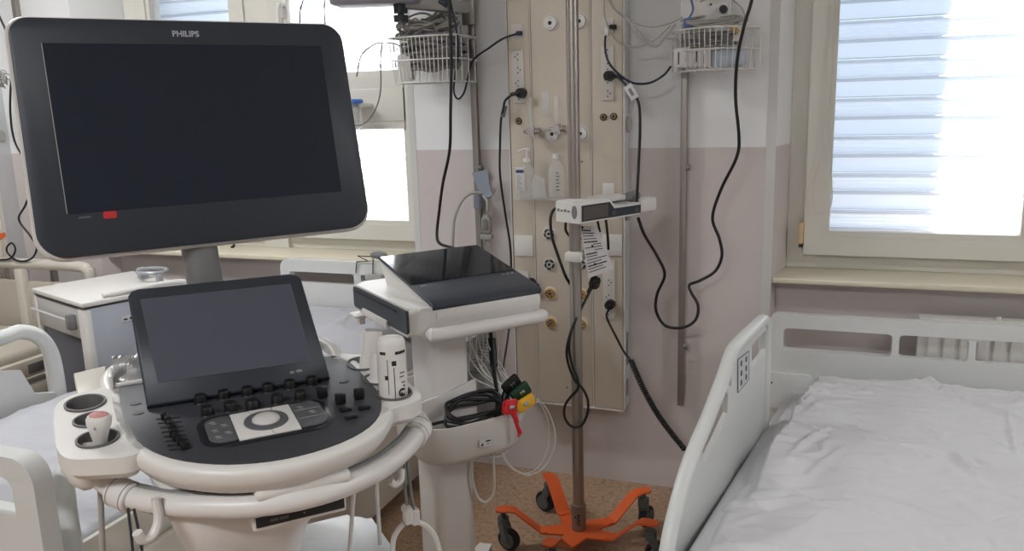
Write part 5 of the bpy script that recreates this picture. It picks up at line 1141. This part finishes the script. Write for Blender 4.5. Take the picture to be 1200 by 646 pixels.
b = MB(FD5); b.prism([(-0.035, -0.181), (0.063, -0.181), (0.063, -0.080), (-0.035, -0.080)], 0.004, 0.0072, 'xy', 0.001); b.build('trackball_plate', M_WHITE, deckp)
b = MB(FD5); b.lathe([(0.0225, 0.0068), (0.036, 0.0068), (0.035, 0.0098), (0.0235, 0.0104), (0.0225, 0.0068)], (0.016, -0.130, 0), 40); b.build('trackball_ring', M_PAD, deckp)
b = MB(FD5); b.lathe([(0.0235, 0.006), (0.0225, 0.012), (0.018, 0.016), (0.010, 0.0185), (0.0005, 0.0192)], (0.016, -0.130, 0), 32); b.build('trackball', mat('ball pearl', (205, 203, 200), 0.2), deckp)
b = MB(FD5)
for x0_, y0_, x1_, y1_ in ((-0.005, -0.081, 0.0, -0.098), (0.034, -0.081, 0.031, -0.098), (0.018, -0.166, 0.019, -0.180)):
    d = (Vector((x1_, y1_, 0)) - Vector((x0_, y0_, 0))); b.cyl((x0_, y0_, 0.0068), (x1_, y1_, 0.0068), 0.0007, n=6)
b.build('plate_lines', M_GREY, deckp)
# knobs (rotary) and paddles
kn = [(235, 469, .0112), (262, 464, .0112), (290, 460, .0112), (314, 456, .0112), (340, 452, .0112), (366, 448, .0112), (243, 483, .012), (270, 478, .012), (296, 475, .0138), (325, 469, .012), (352, 465, .012)]
for px, py, rr in kn:
    x, y = P5(px, py, 0.008)
    b = MB(FD5); b.lathe([(rr * 1.02, 0.002), (rr * 0.98, 0.004), (rr * 0.90, 0.005), (rr * 0.86, 0.0165), (rr * 0.76, 0.0185), (0.0005, 0.0185)], (x, y, 0), 22); o = b.build('knob', M_BLACK, deckp)
for px, py in ((378, 462), (399, 469), (421, 463)):
    x, y = P5(px, py, 0.010)
    b = MB(FD5); b.prism(rrect(x - 0.009, x + 0.009, y - 0.007, y + 0.007, 0.004, 4), 0.003, 0.023, 'xy', 0.003); b.build('toggle', M_BLACK, deckp)
for px, py in ((405, 481), (427, 479), (411, 490)):
    x, y = P5(px, py, 0.004)
    b = MB(FD5); b.box(x - 0.010, x + 0.010, y - 0.005, y + 0.005, 0.003, 0.009, 0.002); b.build('key_button', M_BLACK, deckp)
for px, py in ((159, 473), (162, 484), (403, 447)):
    x, y = P5(px, py, 0.004)
    b = MB(FD5); b.prism(ellipse(x, y, 0.009, 0.006, 20), 0.002, 0.0042, 'xy'); b.build('oval_key', M_HOLD, deckp)
for k in range(8):
    a_ = Vector(P5(183 + 2.2 * k, 491 + 5.2 * k, 0.004)); c_ = Vector(P5(211 + 1.9 * k, 489 + 5.1 * k, 0.004))
    e = (c_ - a_).normalized(); nn = Vector((-e.y, e.x)) * 0.0009
    b = MB(FD5); b.prism(ccw([tuple(a_ - nn), tuple(c_ - nn), tuple(c_ + nn), tuple(a_ + nn)]), 0.002, 0.0042, 'xy')
    t = 0.32 + 0.035 * k; s_ = a_.lerp(c_, t + 0.08 * math.sin(k * 1.1)); b.box(s_.x - 0.0045, s_.x + 0.0045, s_.y - 0.006, s_.y + 0.006, 0.003, 0.015, 0.0015)
    b.build('gain_slider', M_BLACK, deckp)
# --- probe holders: two wings with round openings
def wing(name, pts, holes, zt=0.001, zb=-0.028):
    b = MB(FD5); b.holed(pts, [h[::-1] for h in holes], zt, zb, 'xy'); b.rings([[(x, y, z) for x, y in off(pts, g)] for z, g in ((-0.0275, -0.003), (-0.040, -0.012), (-0.046, -0.022))]); o = b.build(name, M_WHITE, r, bevel=0.006)
    for h in holes:
        cx = sum(p[0] for p in h) / len(h); cy = sum(p[1] for p in h) / len(h)
        g = lambda s_: [(cx + (x - cx) * s_, cy + (y - cy) * s_) for x, y in h]
        b = MB(FD5); b.rings([[(x, y, z) for x, y in g(s_)] for z, s_ in ((-0.044, 0.80), (0.0035, 0.985), (0.0045, 1.0), (0.0045, 1.12), (-0.002, 1.12))], cap=False); b.build('holder_liner', M_HOLD, o, ang=60)
        b = MB(FD5); b.prism(g(0.82), -0.0445, -0.040, 'xy'); b.build('holder_floor', mat('holder dark floor', (58, 56, 56), 0.6), o)
h1, h2_, h3 = P5(100, 474), P5(106, 494), P5(113, 516)
L = [P5(66, 476), P5(72, 504), P5(80, 528), P5(100, 542), P5(128, 548)]
wl = [(-0.185, 0.14), (-0.235, 0.145), (-0.277, 0.132), (-0.298, 0.10), (-0.300, 0.04), (-0.297, -0.03), (-0.292, -0.085), (-0.275, -0.122), (-0.235, -0.140), (-0.19, -0.15), (-0.17, -0.12), (-0.19, -0.04)]
wing('left_probe_holder', ccw(smooth2(wl, 3)), [ellipse(h1[0], h1[1], 0.030, 0.032), ellipse(h2_[0] + 0.002, h2_[1] + 0.001, 0.026, 0.026), ellipse(h3[0] + 0.002, h3[1], 0.029, 0.029)])
g1, g2, g3 = (0.247, -0.105), (0.240, -0.030), (0.236, 0.055)
wr = [(0.19, 0.13), (0.235, 0.115), (0.268, 0.09), (0.280, 0.04), (0.284, -0.03), (0.290, -0.09), (0.288, -0.135), (0.265, -0.155), (0.23, -0.16), (0.19, -0.17), (0.20, -0.05)]
wing('right_probe_holder', ccw(smooth2(wr, 3)), [ellipse(g1[0], g1[1], 0.029, 0.029), ellipse(g2[0], g2[1], 0.024, 0.026), ellipse(g3[0], g3[1], 0.027, 0.032)])
# --- curved grip behind the tablet, small caddy left
b = MB(FU); b.tube([(-0.208, 0.12, 1.095), (-0.215, 0.18, 1.112), (-0.185, 0.225, 1.125), (-0.09, 0.25, 1.13), (0.06, 0.25, 1.13), (0.165, 0.22, 1.125), (0.200, 0.17, 1.118), (0.205, 0.12, 1.10)], 0.013, 12); b.build('rear_grip', M_WHITE, r)
# --- handle ring in front
FH = frame((U0[0], U0[1], 1.005), 47)
def ph(px, py, w=0.0): q = onplane(FH, px, py, 2, w); return (q.x, q.y, w)
hpz = [(-0.262, 0.12, 0.040), ph(97, 535, 0.034), ph(112, 553, 0.022), ph(130, 570, 0.010), ph(152, 582), ph(195, 591), ph(250, 594), ph(305, 592), ph(355, 584), ph(405, 569), ph(448, 548), ph(474, 527), ph(487, 510), ph(492, 495, 0.004), (0.300, 0.0, 0.015)]
b = MB(FH); b.tube(hpz, 0.0180, 16, 8, flat=1.0); b.build('front_handle', M_WHITE2, r, ang=60)
b = MB(FH); b.tube([(x * 0.960, y * 0.945, z + 0.0135) for x, y, z in hpz[4:13]], 0.0065, 8, 8); b.build('handle_groove', M_GREY, r, ang=60)
def hang(pxy, s_, name, material, rr=0.0245, ln=0.042):
    Q = crom([Vector(p) for p in hpz], 12); i = min(range(len(Q)), key=lambda k: (proj2(FH @ Q[k]) - Vector(pxy)).length)
    d = (Q[min(i + 1, len(Q) - 1)] - Q[i - 1]).normalized(); b = MB(FH); b.cyl(Q[i] - d * ln / 2, Q[i] + d * ln / 2, rr, n=24); o = b.build(name, material, r, bevel=0.004)
    for sg in (-0.32, 0.32):
        b = MB(FH); b.cyl(Q[i] + d * ln * sg - d * 0.0008, Q[i] + d * ln * sg + d * 0.0008, rr + 0.0004, n=24); b.build('clamp_seam', M_GREY, o)
    return o, FH @ Q[i]
def proj2(p):
    q = p - CAM; return Vector((CX + FPX * q.dot(RX) / q.dot(RZ), CY + FPX * q.dot(RY) / q.dot(RZ)))
hang((145, 580), 0, 'handle_clamp', M_WHITE2)
_, hp1 = hang((488, 506), 0, 'handle_clamp', M_WHITE)
b = MB(FH); b.tube([(0.305, -0.03, 0.03), (0.285, 0.0, 0.045), (0.27, 0.01, 0.05)], 0.016, 12); b.build('clamp_arm', M_WHITE, r)
b = MB(FH); b.tube([(-0.262, -0.03, 0.06), (-0.258, -0.05, 0.035), ph(118, 556, 0.016)], [0.034, 0.030, 0.022], 14); b.build('handle_mount', M_WHITE2, r, ang=60)
b = MB(FH); b.tube([(0.250, -0.06, 0.05), (0.275, -0.03, 0.03), ph(490, 492, 0.008)], [0.030, 0.024, 0.018], 14); b.build('handle_mount', M_WHITE2, r, ang=60)
b = MB(FD5); b.prism(ccw([P5(86, 437, -0.02), P5(124, 428, -0.02), P5(122, 462, -0.02), P5(92, 468, -0.02)]), -0.05, -0.02, 'xy', 0.004); b.build('side_tray', M_BEDC, r)
# cable hooks under the handle
def hook(px, py, w, name='cable_hook'):
    q = onplane(FH, px, py, 1, -0.19)
    b = MB(FH); b.tube([(q.x + 0.003, q.y + 0.005, q.z + 0.045), (q.x + 0.004, q.y, q.z + 0.015), (q.x - 0.006, q.y - 0.008, q.z - 0.006), (q.x - 0.022, q.y - 0.016, q.z - 0.008), (q.x - 0.028, q.y - 0.020, q.z + 0.008)], 0.0075, 10, 6); b.build(name, M_WHITE2, r)
hook(184, 618, 0)
q = onplane(FH, 466, 563, 1, -0.13)
b = MB(FH); b.tube([(q.x + 0.012, q.y + 0.01, q.z + 0.015), (q.x + 0.006, q.y, q.z - 0.002), (q.x - 0.008, q.y - 0.006, q.z - 0.004), (q.x - 0.016, q.y - 0.008, q.z + 0.006)], 0.006, 10); b.build('cable_hook', M_WHITE, r)
b = MB(FH); b.box(-0.03, 0.12, -0.262, -0.20, 0.010, 0.030, 0.008, 3); b.build('front_grip_pad', M_WHITE, r)
# --- body under the console
b = MB(FU)
def sec(z, hu, v0, v1, rr, cu=0.0): return [(x, y, z) for x, y in rrect(cu - hu, cu + hu, v0, v1, rr, 5)]
b.rings([sec(0.30, 0.08, -0.03, 0.24, 0.04, -0.02), sec(0.60, 0.08, -0.06, 0.24, 0.04, -0.02), sec(0.80, 0.085, -0.12, 0.24, 0.05, -0.03), sec(0.90, 0.10, -0.17, 0.24, 0.05, -0.03), sec(0.965, 0.13, -0.19, 0.23, 0.06, -0.02), sec(1.035, 0.17, -0.17, 0.20, 0.06, 0.0)]); b.build('column', M_WHITE2, r, ang=60)
FB = frame((U0[0], U0[1], 0.0), 47)
c0, c1 = onplane(FB, 300, 613, 1, -0.235), onplane(FB, 404, 592, 1, -0.235)
b = MB(FB); b.box(c0.x - 0.005, c1.x + 0.004, -0.232, -0.05, c0.z - 0.018, c0.z + 0.010, 0.004); o = b.build('front_ledge', M_WHITE, r)
b = MB(FB); b.box(c0.x, c1.x, -0.2345, -0.228, c0.z - 0.011, c0.z + 0.006, 0.001); o2 = b.build('black_strip', M_INK, r)
for xa, xb in ((0.022, 0.034), (0.036, 0.050)):
    b = MB(FB); b.box(c0.x + xa, c0.x + xb, -0.2352, -0.2343, c0.z - 0.0045, c0.z + 0.0005, 0.0004, 1); b.build('strip_print', M_PAD, o2)
b = MB(FB); b.cyl((c0.x + 0.075, -0.2352, c0.z - 0.002), (c0.x + 0.075, -0.234, c0.z - 0.002), 0.0012, n=8); b.build('indicator', M_LGREY, o2)
# connector bay of the column: dark opening with ribs
b = MB(FU); b.prism(rrect(-0.055, 0.045, 0.72, 0.86, (0.04, 0.04, 0.01, 0.01), 6), -0.158, -0.10, 'xz'); o = b.build('connector_bay', M_INK, r)
for k in range(4):
    b = MB(FU); b.box(-0.045 + 0.023 * k, -0.032 + 0.023 * k, -0.166, -0.150, 0.72, 0.845, 0.002); b.build('connector', M_GREY if k % 2 else M_DARK, o)
# lower white unit (printer housing) to the right
q = onplane(FU, 345, 634, 2, 0.78)
b = MB(FU); b.prism(rrect(0.06, 0.235, -0.20, 0.10, (0.04, 0.02, 0.02, 0.09), 7), 0.62, 0.775, 'xy', 0.018, seg=4); b.build('printer_housing', mat('bright white plastic', (236, 240, 242), 0.3), r, ang=60)
b = MB(FU); b.prism(rrect(-0.20, 0.22, -0.26, 0.30, 0.06, 6), 0.14, 0.32, 'xy', 0.02, seg=3); b.build('base', M_WHITE2, r, ang=60)
for x, y in ((-0.20, -0.28), (0.22, -0.28), (-0.20, 0.30), (0.22, 0.30)):
    b = MB(FU); b.cyl((x - 0.025, y, 0.07), (x + 0.025, y, 0.07), 0.07, n=28); b.box(x - 0.035, x + 0.035, y - 0.03, y + 0.03, 0.09, 0.16, 0.01); b.build('castor', M_CAST, r)
# --- cables of the probes
def dcab(name, lab, pts, v, rr, material, F=None):
    F = F or FU
    b = MB(F); b.tube([onplane(F, *p[:2], 1, p[2] if len(p) > 2 else v) for p in pts], rr, 8); return tag(b.build(name, material, None, ang=80), lab, 'cable')
dcab('probe_cable', 'beige probe cable dropping straight down under the left probe holder', [(117, 530), (117, 560), (119, 610), (121, 660)], -0.02, 0.0048, M_LGREY)
dcab('probe_cable', 'dark thin cable hanging from the left handle clamp, the left of two', [(150, 596), (153, 620), (157, 660)], -0.20, 0.0022, M_DARK)
dcab('probe_cable', 'dark thin cable hanging from the left handle clamp, the right of two', [(157, 597), (162, 620), (169, 660)], -0.20, 0.0022, M_DARK)
dcab('probe_cable', 'white cable hanging down beside the black strip of the ultrasound machine', [(415, 575), (413, 600), (409, 660)], -0.10, 0.0042, M_WIRE)
dcab('probe_cable', 'white cable hanging down between the black strip and the white plug', [(441, 560), (443, 600), (447, 660)], -0.05, 0.0042, M_WIRE)
dcab('probe_cable', 'dark grey cable pair hanging from the right handle clamp, the left one', [(474, 545), (474, 565), (477, 592)], -0.12, 0.003, M_GREY)
dcab('probe_cable', 'dark grey cable pair hanging from the right handle clamp, the right one', [(477, 540), (480, 565), (485, 598)], -0.12, 0.003, M_GREY)
dcab('probe_cable', 'white cable loop hanging from the white plug beside the cart post', [(473, 614), (466, 622), (461, 634), (460, 660)], -0.12, 0.0052, M_WIRE)
dcab('probe_cable', 'white cable arching right from the white plug beside the cart post', [(490, 612), (501, 618), (511, 632), (518, 660)], -0.12, 0.0052, M_WIRE)
q = onplane(FU, 481, 605, 1, -0.12)
r2 = empty('cable_plug', 'white double plug hanging on the cables right of the ultrasound handle', 'plug', FU @ Matrix.Translation(q))
F = FU @ Matrix.Translation(q)
b = MB(F); b.box(-0.013, 0.003, -0.010, 0.010, -0.013, 0.020, 0.004, 3); b.build('plug_body', M_WHITE, r2)
b = MB(F); b.box(0.001, 0.017, -0.008, 0.012, -0.019, 0.012, 0.004, 3); b.build('plug_side', M_WHITE, r2)
b = MB(F); b.cyl((-0.006, -0.012, 0.014), (-0.006, 0.010, 0.014), 0.0085, n=18); b.build('plug_hinge', M_WHITE, r2)
# --- probe in the front left holder
q = Vector((h3[0] + 0.004, h3[1], 0)); F = FD5 @ Matrix.Translation((q.x, q.y, -0.02)) @ Matrix.Rotation(0.06, 4, 'Y')
r2 = empty('ultrasound_probe', 'beige ultrasound probe with a pink face in the front left holder', 'probe', F)
b = MB(F); b.lathe([(0.001, -0.02), (0.009, -0.018), (0.011, 0.02), (0.0145, 0.034), (0.0185, 0.048), (0.019, 0.056), (0.0165, 0.061), (0.001, 0.062)], (0, 0, 0), 24, 1.0, 0.8); b.build('probe_body', M_WHITE, r2, ang=60)
b = MB(F); b.lathe([(0.0155, 0.0605), (0.0145, 0.0645), (0.010, 0.0665), (0.001, 0.067)], (0, 0, 0), 24, 0.9, 0.6); b.build('probe_face', M_PINK, r2, ang=60)
b = MB(F)
b.prism([(-0.008, 0.044), (-0.0065, 0.0495), (-0.005, 0.044), (-0.0062, 0.044), (-0.0065, 0.0455), (-0.0068, 0.044)], -0.0152, -0.0140, 'xz'); b.build('probe_mark', M_GREY, r2)
# --- bottles in the right holders
def gel(c, rad, h, tilt, lab, name='gel_bottle'):
    F = FD5 @ Matrix.Translation((c[0], c[1], -0.048)) @ Matrix.Rotation(math.radians(-5), 4, 'X') @ Matrix.Rotation(tilt, 4, 'Y')
    return empty(name, lab, 'bottle', F), F
r2, F = gel((0.247, -0.105), 0.025, 0.16, 0.0, 'white printed bottle with black stripes, frontmost of those in the right holders')
b = MB(F); b.lathe([(0.001, 0.002), (0.0250, 0.002), (0.0262, 0.008), (0.0262, 0.138), (0.0258, 0.146), (0.0235, 0.152), (0.0205, 0.1535), (0.0185, 0.151), (0.001, 0.151)], (0, 0, 0), 36); b.build('bottle_body', M_WHITE, r2, ang=50)
def band(a0_, a1_, z0_, z1_, R_, mi=0, bb=None):
    n = 8
    for k in range(n):
        t0, t1 = [math.radians(a0_ + (a1_ - a0_) * kk / n) for kk in (k, k + 1)]
        bb.face([bb.v((R_ * math.cos(t), R_ * math.sin(t), z)) for t, z in ((t0, z0_), (t1, z0_), (t1, z1_), (t0, z1_))])
b = MB(F); R_ = 0.0265
va = -90 - 47 + 0   # local direction towards the viewer is about -75 degrees
for a0_, a1_, z0_, z1_ in ((-75, -25, 0.128, 0.1335), (-138, -112, 0.128, 0.1335), (-90, -72, 0.108, 0.117), (-120, -106, 0.082, 0.090), (-84, -81, 0.03, 0.105), (-108, -105.5, 0.055, 0.12), (-60, -35, 0.092, 0.094), (-62, -40, 0.085, 0.087), (-55, -35, 0.074, 0.076), (-62, -38, 0.060, 0.063), (-60, -50, 0.052, 0.056), (-46, -38, 0.066, 0.070)):
    band(a0_ - 18, a1_ - 18, z0_, z1_, R_, 0, b)
b.build('bottle_print', M_INK, r2)
Tt = F @ Matrix.Rotation(math.radians(-72 + 90), 4, 'Z') @ Matrix.Translation((-0.008, -0.0268, 0.050)) @ Matrix.Rotation(PI / 2, 4, 'X')
text('big_letter', 'C', 0.020, Tt, M_INK, r2, ext=0.0004, bold=0.0006)
r2, F = gel((0.240, -0.030), 0.018, 0.15, 0.05, 'small white tube squeezed between the two bottles in the right holders', 'gel_tube')
b = MB(F); b.lathe([(0.001, 0.004), (0.016, 0.004), (0.017, 0.012), (0.0155, 0.09), (0.013, 0.10), (0.001, 0.101)], (0, 0, 0), 24); b.build('tube_body', M_WHITE2, r2, ang=50)
b = MB(F)
for k, z in enumerate((0.062, 0.068, 0.078)): band(-90, -70 + 5 * k, z, z + 0.0025, 0.0168, 0, b)
b.build('tube_print', M_GREY, r2)
r2, F = gel((0.236, 0.030), 0.02, 0.16, 0.16, 'beige soft tube with a crimped end in the rear right holder', 'gel_tube')
b = MB(F); b.lathe([(0.001, 0.004), (0.018, 0.004), (0.021, 0.02), (0.0205, 0.07), (0.018, 0.09), (0.021, 0.112), (0.018, 0.122), (0.001, 0.124)], (0, 0, 0), 24, 1.0, 0.62); b.build('tube_body', M_WHITE2, r2, ang=60)
b = MB(F); b.box(-0.015, 0.015, -0.006, 0.006, 0.118, 0.128, 0.003); b.build('crimped_end', M_LGREY, r2)
# --- silver foil pouch left of the touch screen
F = FD5 @ Matrix.Translation((-0.170, 0.150, 0.010)) @ Matrix.Rotation(math.radians(52), 4, 'X')
bm = bmesh.new(); V = []
for j in range(15):
    V.append([bm.verts.new(F @ Vector((-0.032 + 0.075 * i / 14, -0.012 + 0.058 * j / 14, 0.006 * noise.noise(Vector((i * 0.22, j * 0.25, 2))) + (0.0025 if (i % 2 and j == 14) else 0)))) for i in range(15)])
for j in range(14):
    for i in range(14): bm.faces.new((V[j][i], V[j][i + 1], V[j + 1][i + 1], V[j + 1][i]))
me = bpy.data.meshes.new('foil_bag'); bm.to_mesh(me); bm.free()
o = link('foil_bag', me, M_SILVER); so = o.modifiers.new('thick', 'SOLIDIFY'); so.thickness = 0.003; tag(o, 'crinkled silver foil bag leaning beside the touch screen', 'bag')
b = MB(FD5); b.box(-0.205, -0.125, 0.135, 0.175, 0.001, 0.008, 0.002); b.box(-0.212, -0.204, 0.130, 0.18, 0.001, 0.026, 0.003); b.build('bag_tray', M_WHITE, r)
